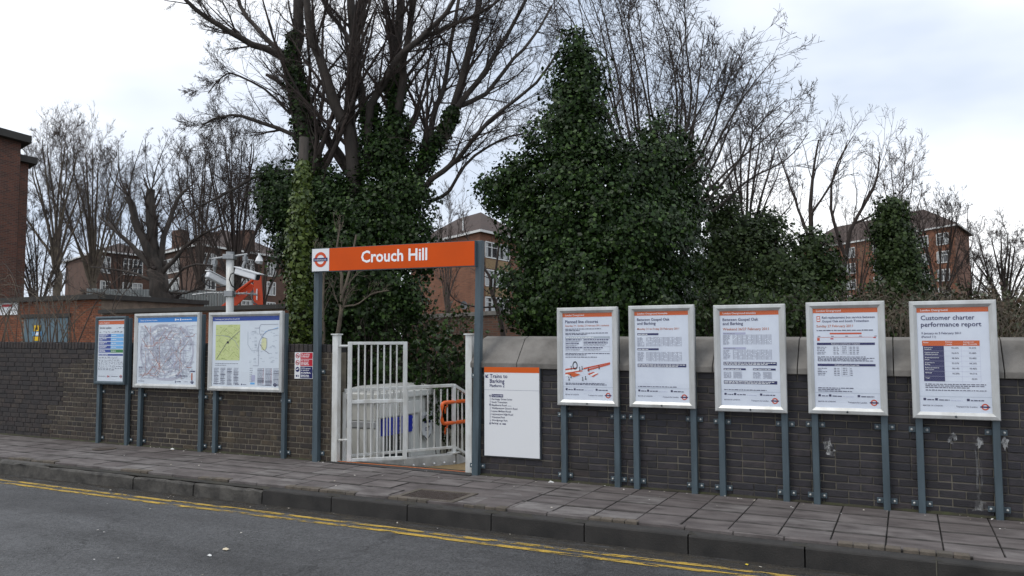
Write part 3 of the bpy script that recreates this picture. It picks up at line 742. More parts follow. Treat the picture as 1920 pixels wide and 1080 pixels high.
x0, zt, w, h = -8.9355, .4546+CAM[2], 1.3442, 1.0997
root, pp, S = poster_case('poster_case', 'silver framed onward journey poster with green local map and navy header', 'posters on the left parapet', x0, zt, w, h, .062, (x0+.09, x0+w-.01), M_paper2, (.13, .83))
S.rect(0, 0, 1, .062, 'royal'); S.text('Continuing your journey from Crouch Hill', .035, .41, .044, 'white')
S.rect(.05, .115, .42, .625, 'map'); r_ = random.Random(5)
for k in range(46):
    u = r_.uniform(.055, .40); v = r_.uniform(.12, .60); a = r_.choice((-.9, -.8, .55, .6)); n = r_.uniform(.03, .10)
    S.line([(u, v), (min(.415, u+n*math.cos(a)), min(.62, max(.12, v+n*math.sin(a))))], .006, 'mapd' if k % 3 else 'cream', 2)
for k in range(90):
    u = r_.uniform(.055, .39); v = r_.uniform(.13, .615); S.words(u, u+.02, v, .006, 'mapd', 3)
S.line([(.07, .61), (.14, .50), (.22, .38), (.30, .31), (.415, .21)], .007, 'text', 3); S.line([(.05, .27), (.15, .27), (.26, .29), (.35, .35), (.415, .46)], .006, 'grey', 3); S.rect(.225, .355, .255, .385, 'black', 4)
S.poly([(.745, .33), (.775, .30), (.805, .31), (.815, .37), (.81, .45), (.79, .48), (.745, .48), (.735, .42)], 'cream', 1)
for pts, k in (([(.70, .70), (.70, .40), (.72, .34), (.77, .26), (.84, .20), (.98, .18)], 'grey'), ([(.70, .70), (.62, .70)], 'grey'), ([(.54, .22), (.54, .40), (.60, .49), (.68, .48), (.71, .38)], 'steel'), ([(.64, .17), (.70, .17), (.73, .12), (.98, .12)], 'grey'),
               ([(.71, .16), (.71, .24), (.75, .30), (.82, .32), (.82, .44), (.79, .49)], 'grey'), ([(.72, .40), (.78, .48), (.86, .53)], 'text'), ([(.72, .34), (.80, .22), (.98, .165)], 'sky')):
    S.line(pts, .006, k, 2)
for k in range(70):
    t = r_.random(); u = r_.choice((.555+.1*t, .62+.06*t, .83+.09*t, .88+.07*t, .72+.04*t, .64)); S.words(u, u+.035, r_.uniform(.20, .68), .006, 'steel', 2)
S.words(.05, .40, .675, .006); S.words(.05, .22, .70, .006)
for a, n in ((.035, 4), (.69, 3)):
    for k in range(n):
        u = a+k*.10*(1 if n == 4 else 1.15); wd = .075 if n == 4 else .095; S.rect(u, .735, u+wd, .738, 'text')
        for j in range(22): S.words(u, u+wd*r_.uniform(.75, 1), .752+j*.0105, .005, 'grey')
        for j in r_.sample(range(22), 6): S.rect(u, .748+j*.0105, u+wd, .753+j*.0105, 'text', 3)
        if n == 3: S.rect(u+wd*.88, .74, u+wd*.91, .97*.98, 'sign', 3)
for k in range(7): S.words(.575, .62, .74+k*.03, .008, 'grey')
S.rect(.60, .83, .655, .92, 'pale'); S.rect(.585, .935, .65, .962, 'sky')
S.words(.03, .15, .985-.02, .008, 'navy'); S.rect(.365, .955, .38, .975, 'navy'); S.words(.39, .42, .97, .010, 'navy'); S.rect(.45, .955, .465, .975, 'navy'); S.words(.475, .53, .97, .010, 'navy')
S.words(.76, .88, .972, .010, 'grey'); S.roundel(.945, .962, .026, 'navy', 'navy'); S.emit(pp, NM)

# ------------------------------------------------------------------ station name sign on two posts
sg = thing('station_sign', 'long orange Crouch Hill station name sign on two grey posts over gate', 'station sign', (-5.86, WY-.06, g(-5.86)))
SL, SR = -7.085, -4.63
def szt(x): return CAM[2]+1.268-.012*(x-SL)
SY = WY-.135
def spanel(x0, x1, y0, y1, zi0, zi1):
    return MB().raw([(x, y, szt(x)-z) for x in (x0, x1) for y, z in ((y0, zi1), (y1, zi1), (y1, zi0), (y0, zi0))], [(0,3,2,1),(4,5,6,7),(0,4,7,3),(3,7,6,2),(2,6,5,1),(1,5,4,0)])
spanel(SL, SR, SY, SY+.045, .0, .312).build('panel_case', M_steel, sg)
XS = SL+.288
pn = spanel(XS, SR-.006, SY-.006, SY-.001, .006, .302).build('orange_panel', M_orange, sg)
wp = spanel(SL+.004, XS-.004, SY-.006, SY-.001, .006, .302).build('white_panel', M_enamel, sg)
US = np.array((1, 0, -.012)); US = US/np.linalg.norm(US)
mb = MB(); a = onY(677, 492, SY-.008); b = onY(801, 489, SY-.008)
put_text(mb, 'Crouch Hill', (a[0], SY-.008, a[2]), US, WZ, b[0]-a[0], bold=.022); o = mb.build('white_lettering', INK['white'], pn); o['kind'] = 'stuff'
rc = np.array((SL+.145, SY-.008, szt(SL+.145)-.150))
MB().ring(rc, .062, .100, US, WZ, 40).build('roundel_ring', INK['roundel'], wp)
mb = MB(); bb = .116
mb.poly([rc+US*s*bb+WZ*t*.022+np.array((0, -.0015, 0)) for s, t in ((-1, -1), (1, -1), (1, 1), (-1, 1))]); bar = mb.build('roundel_bar', INK['navy'], wp)
mb = MB(); put_text(mb, 'OVERGROUND', rc+np.array((-.098, -.003, -.012)), US, WZ, .196); o = mb.build('bar_lettering', INK['white'], wp); o['kind'] = 'stuff'
for xb, xt, zt in ((-7.045, -7.05, szt(-7.05)-.05), (-4.665, -4.605, szt(-4.6)+.005)):
    V = []
    for z, x in ((g(xb)-.01, xb), (zt, xt)):
        V += [(x-.041, SY+.047, z), (x+.041, SY+.047, z), (x+.041, WY-.008, z), (x-.041, WY-.008, z)]
    bevel(MB().raw(V, [(3,2,1,0),(4,5,6,7),(0,1,5,4),(1,2,6,5),(2,3,7,6),(3,0,4,7)]).build('post', M_steel, sg), .006, 2)
    for zz in (g(xb)+.11, g(xb)+1.18):
        for s in (-1, 1):
            xq = xb+(xt-xb)*(zz-g(xb))/(zt-g(xb))+s*.072
            br = MB().box((xq-.03, WY-.018, zz-.026), (xq+.03, WY-.006, zz+.026)).build('bracket', M_steel, sg)
            MB().dome((xq, WY-.018, zz), .0145, (0, -1, 0), 1.0).build('bolt', M_galv, br, smooth=True)

# wall sign: trains to Barking
a = onY(908, 688, WY-.045); b = onY(1010.5, 861, WY-.045); tr = onY(1011, 689.5, WY-.045)
x0, x1, zt, zb = a[0], tr[0], a[2], b[2]+.004
ts = thing('platform_sign', 'white enamel Trains to Barking platform sign with orange band bolted to wall', 'platform sign', ((x0+x1)/2, WY-.02, zb))
bevel(MB().box((x0-.012, WY-.038, zb-.012), (x1+.012, WY-.004, zt+.008)).build('backing_tray', M_backing, ts), .004)
bevel(MB().box((x0, WY-.046, zb), (x1, WY-.0385, zt)).build('enamel_plate', M_enamel, ts), .003)
S = Sheet(x0, zt, x1-x0, zt-zb, WY-.0462)
S.rect(.0, .0, 1, .062, 'orange'); S.text('Trains to', .105, .43, .122, 'navy'); S.text('Barking', .105, .375, .178, 'navy'); S.text('Platform 2', .105, .375, .225, 'navy')
S.line([(.075, .083), (.032, .116)], .010, 'navy', 2); S.line([(.031, .086), (.031, .119)], .010, 'navy', 2); S.line([(.028, .117), (.078, .117)], .010, 'navy', 2)
S.rect(0, .256, 1, .259, 'grey')
S.rect(.138, .306, .350, .340, 'navy'); S.text('Crouch Hill', .15, .338, .331, 'white')
for k, (t, u) in enumerate((('Harringay Green Lanes', .515), ('South Tottenham', .425), ('Blackhorse Road', .415), ("Walthamstow Queen's Road", .61), ('Leyton Midland Road', .49), ('Leytonstone High Road', .53), ('Wanstead Park', .385), ('Woodgrange Park', .43), ('Barking', .26))):
    S.text(t, .14, u, .370+k*.0338, 'text')
S.rect(.43, .432, .50, .437, 'grey'); S.rect(.28, .632, .315, .642, 'text'); S.rect(.335, .630, .40, .643, 'text')
S.rect(.106, .325, .113, .635, 'grey')
for v in (.323, .425, .637): S.m('navy', 2).ring(S.p(.11, v, 2), .006, .011, UX, WZ, 12)
for v in (.36, .39, .46, .495, .53, .56, .60): S.rect(.108, v, .128, v+.004, 'grey')
S.emit(ts, NM)

# no smoking / alcohol / cctv sign
a = onY(553, 660.5, WY-.01); b = onY(586.5, 710.5, WY-.01)
x0, x1, zt, zb = a[0], b[0], a[2], b[2]
nsn = thing('notice_sign', 'small red, white and blue no smoking and CCTV notice on brick wall', 'notice', ((x0+x1)/2, WY-.005, zb))
MB().box((x0, WY-.012, zb), (x1, WY-.005, zt)).build('notice_plate', M_enamel, nsn)
S = Sheet(x0, zt, x1-x0, zt-zb, WY-.0125)
S.rect(.32, .02, .98, .25, 'sign'); S.rect(.32, .27, .98, .52, 'sign'); S.rect(.32, .54, .98, .98, 'navy')
S.text('No smoking', .36, .82, .095, 'white'); S.text('No alcohol', .36, .78, .345, 'white'); S.text('CCTV cameras', .36, .88, .63, 'white'); S.text('in operation', .36, .80, .70, 'white')
for v in (.15, .19, .40, .44, .48, .77, .80, .87, .90, .94): S.words(.36, rnd.uniform(.75, .92), v, .022, 'white', 2)
for v in (.13, .39): S.m('red', 1).ring(S.p(.165, v, 1), .026, .034, UX, WZ, 20); S.line([(.09, v-.05), (.24, v+.05)], .008, 'red', 2); S.line([(.10, v+.01), (.23, v+.01)], .010, 'black', 1)
S.m('navy', 1).disc(S.p(.165, .65, 1), .034, UX, WZ, 20); S.line([(.10, .66), (.22, .62)], .012, 'white', 2); S.rect(.08, .86, .15, .93, 'navy'); S.rect(.18, .86, .25, .93, 'grey')
S.emit(nsn, {})

# ------------------------------------------------------------------ gate, landing, railing, cabin
gp = thing('gate_post', 'white square steel gate post with cap beside the brown wall', 'gate post', (-6.78, 8.82, g(-6.78)))
bevel(MB().box((-6.855, 8.785, g(-6.8)-.02), (-6.765, 8.865, 1.725)).build('shaft', M_white, gp), .006, 2)
bevel(MB().box((-6.870, 8.770, 1.7255), (-6.750, 8.880, 1.742)).build('cap', M_white, gp), .003)
gp = thing('gate_post', 'white square steel post with cap against the right parapet end', 'gate post', (-4.79, 8.88, g(-4.79)))
bevel(MB().box((-4.855, 8.80, g(-4.8)-.02), (-4.765, 8.93, 1.710)).build('shaft', M_white, gp), .006, 2)
bevel(MB().box((-4.872, 8.785, 1.7105), (-4.748, 8.945, 1.727)).build('cap', M_white, gp), .003)
MB().bar((-4.765, 8.87, 1.60), (-4.70, 8.87, 1.60), .03, .04).build('lug', M_white, gp)

GA = np.array((-6.665, 8.87, 0)); GB = np.array((-6.085, 9.41, 0)); gd = (GB-GA)/np.linalg.norm(GB-GA); gl_ = np.linalg.norm(GB-GA)
gt = thing('gate', 'white painted steel bar gate standing half open', 'gate', (GA[0], GA[1], .05))
def gpnt(t, z): return GA+gd*t+np.array((0, 0, z))
ZB, ZT, ZM = .065, 1.635, .845
up = np.array((0, 0, 1.))
for t, n in ((.028, 'stile'), (gl_-.028, 'stile')):
    mb = MB(); p = gpnt(t, ZB); q = gpnt(t, ZT); nrm = np.cross(gd, up)
    mb.bar(p, q, .042, .056, up=gd); bevel(mb.build(n, M_white, gt), .004)
for z, hgt in ((ZB+.02, .045), (ZT-.02, .040), (ZM, .05)):
    mb = MB(); mb.bar(gpnt(.056, z), gpnt(gl_-.056, z), .038, hgt); bevel(mb.build('rail', M_white, gt), .004)
nb = 7
for k in range(nb):
    t = .056+(gl_-.112)*(k+1)/(nb+1)
    mb = MB(); mb.tube([gpnt(t, ZM+.0251), gpnt(t, ZT-.0401)], .0115, 8); mb.build('bar', M_white, gt)
    mb = MB(); mb.tube([gpnt(t, ZB+.0426), gpnt(t, ZM-.0251)], .0115, 8); mb.build('bar', M_white, gt)
for z in (.35, 1.58):
    MB().tube([gpnt(-.11, z), gpnt(.0, z)], .016, 8).build('hinge', M_white, gt)
mb = MB()
for k in range(16):
    c_ = gpnt(gl_-.085, .80-k*.032)+np.array((.0, -.03, 0)); a_ = gd if k % 2 else np.cross(gd, up)
    pts = [c_+a_*.008*math.cos(th)+up*.020*math.sin(th) for th in np.linspace(0, 2*math.pi, 9)]
    mb.tube(pts, .0032, 4, cap=False)
ch_ = mb.build('chain', mat('chain_steel', (.22,.20,.17), .5, metal=.6), gt); ch_['kind'] = 'stuff'
MB().tube([gpnt(gl_-.028, ZB), gpnt(gl_-.028, -.06)], .009, 6).build('drop_bolt', M_galv, gt)

# landing, threshold
M_thr = mat('threshold_tarmac', (.030,.030,.031), .85, var=(.05,.048,.046), vscale=12, bump=.5, bscale=90)
M_buff = mat('buff_anti_slip', (.26,.185,.085), .9, var=(.19,.135,.065), vscale=14, bump=.5, bscale=120)
M_conc = mat('painted_concrete', (.46,.46,.44), .85, var=(.27,.27,.26), vscale=6, vdet=8, bump=.3, bscale=50)
th = MB(); xs = np.linspace(-6.9, -4.7, 12); V = []
for x in xs:
    k = (x+6.9)/2.2; V += [(x, 8.72-.10*k, g(x)+.0105), (x, 8.83, g(x)+.0105)]
F = [(2*i, 2*i+2, 2*i+3, 2*i+1) for i in range(11)]
struct(th.raw(V, F).build('threshold_strip', M_thr))
mb = MB(); V = []
for x in xs: V += [(x, 8.80, g(x)+.0135), (x, 8.848, g(x)+.0135), (x, 8.850, -.12)]
F = [f for i in range(11) for f in ((3*i, 3*i+3, 3*i+4, 3*i+1), (3*i+1, 3*i+4, 3*i+5, 3*i+2))]
struct(mb.raw(V, F).build('threshold_edge', mat('orange_edge_paint', (.50,.14,.03), .7, var=(.22,.08,.035), vscale=9)))
RA = np.array((-6.80, 8.98, 0)); RB = np.array((-5.87, 10.30, 0)); rd = (RB-RA)/np.linalg.norm(RB-RA); rl = np.linalg.norm(RB-RA); rn = np.array((rd[1], -rd[0], 0))
LZ = -.10
struct(MB().poly([(-6.84, 8.851, LZ), (-4.74, 8.851, LZ), (-4.74, 10.75, LZ), (-5.87, 10.75, LZ), (-5.87, 10.30, LZ)]).build('landing', M_buff))
st = thing('staircase', 'concrete stair flight going down to the platform behind the parapet', 'stairs', (-5.3, 10.8, -.6))
for k in range(6):
    MB().box((-5.86, 10.752+.3*k, LZ-.17*(k+1)-.25), (-4.74, 11.05+.3*k, LZ-.17*(k+1))).build('step', M_conc, st)
rail = thing('railing', 'white steel railing on a concrete upstand behind the open gate', 'railing', (RA[0], RA[1], LZ))
RC = np.array((-5.80, 11.9, 0)); dn = np.array((0, 0, -.62))
def rp(t, z): return RA+rd*t+np.array((0, 0, z))
def ups(a, b, za, zb, z0, name):
    mb = MB(); d = (b-a)/np.linalg.norm(b-a); n = np.array((d[1], -d[0], 0))*.07; V = []
    for p, zt_ in ((a, za), (b, zb)):
        V += [p-n+up*z0, p+n+up*z0, p+n*.9+up*zt_, p-n*.9+up*zt_]
    return bevel(mb.raw(V, [(0,1,2,3),(7,6,5,4),(0,4,5,1),(1,5,6,2),(2,6,7,3),(3,7,4,0)]).build(name, M_conc, rail), .012, 2)
ups(RA, RB, .02, .05, -.5, 'upstand'); ups(RB+rd*.002, RC, .05, -.55, -1.3, 'upstand')
for za, zb, r in ((.985, 1.01, .024), (.115, .135, .020)):
    mb = MB(); mb.bar(rp(0, za), rp(rl, zb), .046, .044 if za > .5 else .036); bevel(mb.build('rail', M_white, rail), .004)
    mb = MB(); mb.bar(RB+up*zb, RC+up*(zb-.62), .046, .044 if za > .5 else .036); bevel(mb.build('rail', M_white, rail), .004)
for k in range(1, 16):
    t = rl*k/16
    MB().tube([rp(t, .137), rp(t, .963)], .0115, 8).build('bar', M_white, rail)
for k in range(1, 14):
    p = RB+(RC-RB)*k/14; z = -.62*k/14
    MB().tube([p+up*(.155+z), p+up*(.985+z)], .0115, 8).build('bar', M_white, rail)
for t, zt_ in ((.0, .96), (rl, .985)):
    bevel(MB().bar(rp(t, .03), rp(t, zt_), .05, .05, up=rd).build('stanchion', M_white, rail), .004)
    MB().box((*(rp(t, 0)[:2]-.07), .051), (*(rp(t, 0)[:2]+.07), .066)).build('foot_plate', M_white, rail)
for k in range(9):
    p = rp(.35+k*.155, 0)+rn*.075; MB().dome((p[0], p[1], LZ+.035), .017, rn, .9).build('stud', M_enamel, rail, smooth=True)

hr = thing('handrail', 'orange tubular handrail loop fixed to the white railing', 'handrail', P(832, 800, 11.6))
a = P(827, 0, 11.55)
def hp(px, py, Z): return P(px, py, Z)
z1, z2 = P(835, 755, 11.58)[2], P(835, 794, 11.58)[2]
pe = P(905, 752, 12.2); p0 = P(829, 760, 11.55); cr_ = .05
d_ = np.array((pe[0]-p0[0], pe[1]-p0[1], 0)); d_ /= np.linalg.norm(d_)
b0 = np.array((p0[0], p0[1], 0))
path = [np.array((pe[0], pe[1], z1))]+[b0+d_*cr_*(1-math.sin(t))+up*(z1-cr_+cr_*math.cos(t)) for t in np.linspace(0, math.pi/2, 6)]
path += [b0+d_*cr_*(1-math.cos(t))+up*(z2+cr_-cr_*math.sin(t)) for t in np.linspace(0, math.pi/2, 6)]+[np.array((pe[0], pe[1], z2))]
MB().tube(path, .026, 12).build('loop', M_handrail, hr, smooth=True)
for z in (z1, z2):
    q = b0+d_*.10; MB().tube([q+up*(z-.02), q+up*(z-.06), q+up*(z-.065)-rn*.05, q+up*(z-.11)-rn*.07, q+up*(z-.16)-rn*.07], .011, 7).build('bracket', M_handrail, hr, smooth=True)

# cabin
KX0, KX1, KY0, KY1, KZ = -7.75, -7.02, 10.03, 11.85, .90
kc = thing('cabin', 'small white panelled cabin with blue fascia behind the railing', 'cabin', (-7.4, 10.9, -1.0))
MB().box((KX0, KY0, -1.0), (KX1, KY1, KZ-.12)).build('body', M_grp, kc)
bevel(MB().box((KX0-.06, KY0-.06, KZ-.119), (KX1+.07, KY1+.02, KZ-.02)).build('roof_edge', M_grp, kc), .012, 2)
MB().raw([(KX0-.02, KY0-.02, KZ-.019), (KX1+.03, KY0-.02, KZ-.019), (KX1+.03, KY1-.02, KZ-.019), (KX0-.02, KY1-.02, KZ-.019), (KX0+.2, KY0+.3, KZ+.07), (KX1-.2, KY0+.3, KZ+.07), (KX1-.2, KY1-.3, KZ+.07), (KX0+.2, KY1-.3, KZ+.07)],
         [(0,1,5,4),(1,2,6,5),(2,3,7,6),(3,0,4,7),(4,5,6,7)]).build('roof', M_cabroof, kc)
for k in range(5):
    x = KX0+.01+k*.146; bevel(MB().box((x, KY0-.014, -.95), (x+.14, KY0-.0005, .36)).build('panel', M_grp, kc), .006)
bevel(MB().box((KX0, KY0-.014, .48), (KX1, KY0-.0005, .76)).build('panel', M_grp, kc), .006)
bevel(MB().box((KX0, KY0-.022, .37), (KX1, KY0-.0005, .47)).build('trim', mat('cabin_trim_grey', (.42,.43,.44), .5), kc), .01)
bevel(MB().box((KX1+.0005, KY0+.0, .52), (KX1+.06, KY0+1.15, .72)).build('lintel', M_grp, kc), .008)
M_bluef = mat('blue_fascia', (.012,.03,.42), .4)
fs = MB().box((KX1+.0005, KY0+.12, .25), (KX1+.05, KY0+.90, .50)).build('fascia', M_bluef, kc)
for z in (.29, .37, .45): MB().box((KX1+.05, KY0+.12, z), (KX1+.06, KY0+.90, z+.035)).build('fascia_rib', M_bluef, fs)
wf = MB()
for y in (KY0+.14, KY0+.50, KY0+.86): wf.box((KX1+.0005, y-.02, -.9), (KX1+.03, y+.02, .249))
wf.box((KX1+.0005, KY0+.16, -.9), (KX1+.028, KY0+.84, -.84))
wf = wf.build('window', M_white, kc)
MB().poly([(KX1+.012, KY0+.16, -.84), (KX1+.012, KY0+.84, -.84), (KX1+.012, KY0+.84, .249), (KX1+.012, KY0+.16, .249)]).build('pane', M_glass, wf)
for k in range(4):
    y = KY0+.92+k*.225; bevel(MB().box((KX1+.0005, y, -.95), (KX1+.014, y+.218, .515 if k < 2 else .77)).build('panel', M_grp, kc), .006)
# shield on the cabin side
sy = KY0+1.30; sv = [(-.15, .52), (.15, .52), (.16, .30), (.12, .16), (0, .06), (-.12, .16), (-.16, .30)]
sh = thing('company_board', 'small white shield-shaped company board with dark lettering on cabin side', 'board', (KX1+.07, sy, .06))
MB().raw([(KX1+x, sy+a_, b_) for x in (.062, .075) for a_, b_ in sv], [tuple(range(7))[::-1], tuple(range(7, 14))]+[(q, (q+1) % 7, 7+(q+1) % 7, 7+q) for q in range(7)]).build('shield', M_enamel, sh)
mb = MB(); mb.poly([(KX1+.0765, sy+a_, b_) for a_, b_ in ((-.12, .16), (0, .06), (.12, .16), (.10, .165), (0, .085), (-.10, .165))]); mb.build('dark_edge', INK['black'], sh)
mb = MB(); YU = np.array((0, 1., 0)); put_text(mb, 'NDALL', (KX1+.0765, sy-.10, .42), YU, WZ, .23); mb.poly([(KX1+.0765, sy+a_, b_) for a_, b_ in ((-.09, .345), (.10, .345), (.10, .385), (-.09, .385))])
o = mb.build('lettering', INK['navy'], sh); o['kind'] = 'stuff'
mb = MB().ring((KX1+.0766, sy-.035, .25), .018, .03, YU, WZ, 14).ring((KX1+.0766, sy+.035, .25), .018, .03, YU, WZ, 14); o = mb.build('emblem', INK['navy'], sh); o['kind'] = 'stuff'

# ------------------------------------------------------------------ CCTV mast
cm = thing('cctv_mast', 'white CCTV mast with two cameras on galvanised arms behind the left wall', 'CCTV mast', P(431, 700, 13.4)*np.array((1, 1, 0))+np.array((0, 0, -.6)))
ZC = 13.4; K = ZC/FPX
def cp(px, py, dz=0.0): return P(px, py, ZC+dz)
MB().tube([cp(430.5, 720), cp(431.5, 486)], .062, 14).build('mast', M_white, cm, smooth=True)
M_gv = mat('galvanised_arm', (.36,.37,.37), .5, metal=.5, var=(.26,.27,.28), vscale=12)
MB().tube([cp(431.5, 486), cp(431.7, 472)], .066, 14).build('mast_cap', M_gv, cm)
def pbox(px, py, w, h, d, name, m, parent):
    c = cp(px, py); mb = MB(); mb.bar(c-RT*w*K/2, c+RT*w*K/2, d, h*K); return bevel(mb.build(name, m, parent), .004)
pbox(431, 482, 20, 9, .19, 'clamp', M_gv, cm); pbox(431, 551, 16, 11, .17, 'clamp', M_gv, cm)
MB().tube([cp(421, 482), cp(397, 485.5)], .018, 8).build('arm', M_gv, cm); MB().tube([cp(441, 480), cp(464, 476.5)], .018, 8).build('arm', M_gv, cm)
MB().tube([cp(423, 550), cp(392, 549), cp(361, 553)], .013, 6).build('arm', M_gv, cm); MB().tube([cp(439, 551), cp(460, 550), cp(483, 553)], .016, 6).build('arm', M_gv, cm)
for k, (a_, b_) in enumerate(((366, 422), (440, 480))):
    mb = MB(); r_ = random.Random(k)
    for q in range(26):
        x = r_.uniform(a_, b_); c = cp(x, 550); d = np.array((r_.gauss(0, 1), r_.gauss(0, 1), r_.gauss(0, .7))); d = d/np.linalg.norm(d)*.045
        mb.tube([c-d, c+d], .004, 3)
    o = mb.build('anti_climb_spikes', M_gv, cm); o['kind'] = 'stuff'
def camera_unit(p, q, arm, cable, label):
    p = np.array(p); q = np.array(q); d = (q-p)/np.linalg.norm(q-p)
    hs = MB(); hs.bar(p, q, .11, .105); hb = bevel(hs.build('camera_housing', mat('camera_white', (.72,.73,.74), .4), cm), .02, 3)
    vis = MB(); n = np.cross(d, up); n /= np.linalg.norm(n); u2 = np.cross(n, d)
    vis.bar(p-d*.02+u2*.062, q+d*.06+u2*.062, .135, .012, up=u2); vis.build('sun_visor', M_enamel, hb)
    MB().bar(q+d*.0005, q+d*.012, .085, .08).build('lens_window', M_glass, hb)
    mid = p+d*.12+u2*.052
    bk = MB(); bk.tube([mid, mid+up*.06, arm+np.array((0, 0, -.12)), arm], [.02, .022, .03, .02], 7); bk.box(arm-np.array((.03, .03, .10)), arm+np.array((.03, .03, -.03))); o = bk.build('bracket', M_gv, cm)
    MB().tube(cable, .010, 6).build('cable', mat('black_cable', (.012,.012,.014), .5), cm, smooth=True)
camera_unit(cp(388, 514), cp(424, 533, .25), cp(403, 484.5), [cp(386, 513), cp(379, 517), cp(380, 527), cp(390, 536), cp(408, 538.5), cp(424, 536)], '')
camera_unit(cp(444, 508, -.15), cp(483, 520, -.35), cp(460, 477.5), [cp(443, 510, -.15), cp(433, 514, -.12), cp(430, 524, -.12), cp(434, 535, -.1), cp(444, 543, -.05)], '')

# ------------------------------------------------------------------ litter
M_lit = mat('scrap_paper', (.62,.60,.56), .9, rand=('island', [(.65,.63,.6), (.5,.45,.36), (.70,.69,.68), (.35,.28,.18)]))
def scrap(c, s, mb, r_):
    n = 5; a0 = r_.random()*6; V = []
    for k in range(n):
        th = a0+2*math.pi*k/n; rr = s*r_.uniform(.5, 1); V.append((c[0]+rr*math.cos(th), c[1]+rr*math.sin(th)*.8, c[2]+.006+abs(r_.gauss(0, s*.25))))
    mb.poly(V[:3]+V[3:]); return mb
def road_z(x, y): return g(x)+RZ+.05*max(0, 1-((y-3.0)/4)**2)
r_ = random.Random(11); mb = MB()
for k in range(190):
    x = r_.uniform(-11, 1.5); q = r_.random()
    if q < .35: y = r_.uniform(8.55, 8.72); z = g(x)+.006
    elif q < .55: y = r_.uniform(7.2, 8.6); z = g(x)+.006
    elif q < .75: y = r_.uniform(6.72, 6.92); z = road_z(x, y)+.003
    else: y = r_.uniform(3.4, 6.4); z = road_z(x, y)+.003
    scrap((x, y, z), r_.uniform(.006, .020), mb, r_)
o = mb.build('litter', M_lit); props(o, 'tiny scraps of litter and dry leaf bits scattered over road and pavement', 'litter', kind='stuff')
def single(px, py, off, s, m, label, name, onroad=True):
    c = onG(px, py, off)
    if onroad: c[2] = road_z(c[0], c[1])+.004
    mb = MB(); rr = random.Random(px); n = 8; V = [(c[0], c[1], c[2]+s*.55)]
    for k in range(n):
        th = 2*math.pi*k/n; q = s*rr.uniform(.6, 1.1); V.append((c[0]+q*math.cos(th), c[1]+q*.8*math.sin(th), c[2]+s*rr.uniform(0, .3)))
    o = mb.raw(V, [(0, 1+k, 1+(k+1) % n) for k in range(n)]).build(name, m, None, c); props(o, label, 'litter')
M_sc = mat('scrap_white', (.68,.68,.66), .8); M_scy = mat('scrap_yellow', (.70,.52,.04), .7); M_scb = mat('scrap_buff', (.58,.50,.36), .8)
single(424, 1035, RZ+.02, .035, M_scb, 'crumpled buff paper scrap on the road, the larger of two', 'paper_scrap')
single(393, 1047, RZ+.02, .028, M_sc, 'small white paper scrap on the road in front of the buff one', 'paper_scrap')
single(1400, 1061, RZ, .018, M_scy, 'bright yellow scrap lying on the double yellow lines at right', 'yellow_scrap')
single(323, 843, 0, .045, M_sc, 'crushed white cup lying at wall foot under the rail map poster', 'crushed_cup', False)
single(1033, 905, 0, .04, M_sc, 'crumpled white tissue at wall foot beside the first right poster post', 'tissue', False)

# ------------------------------------------------------------------ buildings behind
M_ftile = mat('roof_tile', (.060,.036,.028), .85, var=(.040,.027,.022), vscale=1.5)
M_fascia = mat('white_fascia', (.66,.66,.64), .6)
M_lead = mat('flat_roof_felt', (.05,.047,.043), .9, var=(.035,.033,.03), vscale=2)
def far_brick(name, c1, c2, mort, scale=1.0):
    m = bpy.data.materials.new(name); m.use_nodes = True; N, L = nodes(m); p = N['Principled BSDF']; p.inputs['Roughness'].default_value = .9
    ge = N.new('ShaderNodeNewGeometry'); sx = N.new('ShaderNodeSeparateXYZ'); L.new(ge.outputs['Position'], sx.inputs[0])
    ad = N.new('ShaderNodeMath'); L.new(sx.outputs[0], ad.inputs[0]); L.new(sx.outputs[1], ad.inputs[1])
    cb = N.new('ShaderNodeCombineXYZ'); L.new(ad.outputs[0], cb.inputs[0]); L.new(sx.outputs[2], cb.inputs[1])
    br = N.new('ShaderNodeTexBrick'); L.new(cb.outputs[0], br.inputs['Vector']); br.inputs['Scale'].default_value = scale
    br.inputs['Brick Width'].default_value = .225; br.inputs['Row Height'].default_value = .075; br.inputs['Mortar Size'].default_value = .009
    br.inputs['Color1'].default_value = (*c1, 1); br.inputs['Color2'].default_value = (*c2, 1); br.inputs['Mortar'].default_value = (*mort, 1)
    nz = N.new('ShaderNodeTexNoise'); nz.inputs['Scale'].default_value = .8; nz.inputs['Detail'].default_value = 6; L.new(ge.outputs['Position'], nz.inputs['Vector'])
    mr = N.new('ShaderNodeMapRange'); mr.inputs[3].default_value = .6; mr.inputs[4].default_value = 1.4; L.new(nz.outputs['Fac'], mr.inputs[0])
    mx = N.new('ShaderNodeVectorMath'); mx.operation = 'SCALE'; L.new(br.outputs['Color'], mx.inputs[0]); L.new(mr.outputs[0], mx.inputs['Scale']); L.new(mx.outputs[0], p.inputs['Base Color'])
    return m
M_fb = far_brick('far_red_brick', (.24,.088,.044), (.155,.060,.034), (.16,.11,.075))
M_fb2 = far_brick('far_brown_brick', (.12,.055,.034), (.085,.042,.028), (.10,.075,.06))
M_fb3 = far_brick('tower_brick', (.135,.046,.028), (.062,.028,.022), (.12,.09,.07))
M_fbw = far_brick('garden_wall_brick', (.13,.055,.032), (.075,.040,.028), (.10,.08,.06))
M_yb = far_brick('buff_brick', (.30,.20,.095), (.24,.15,.07), (.2,.15,.1))
def xy(px, Z): p = P(px, 600, Z); return np.array((p[0], p[1], 0))
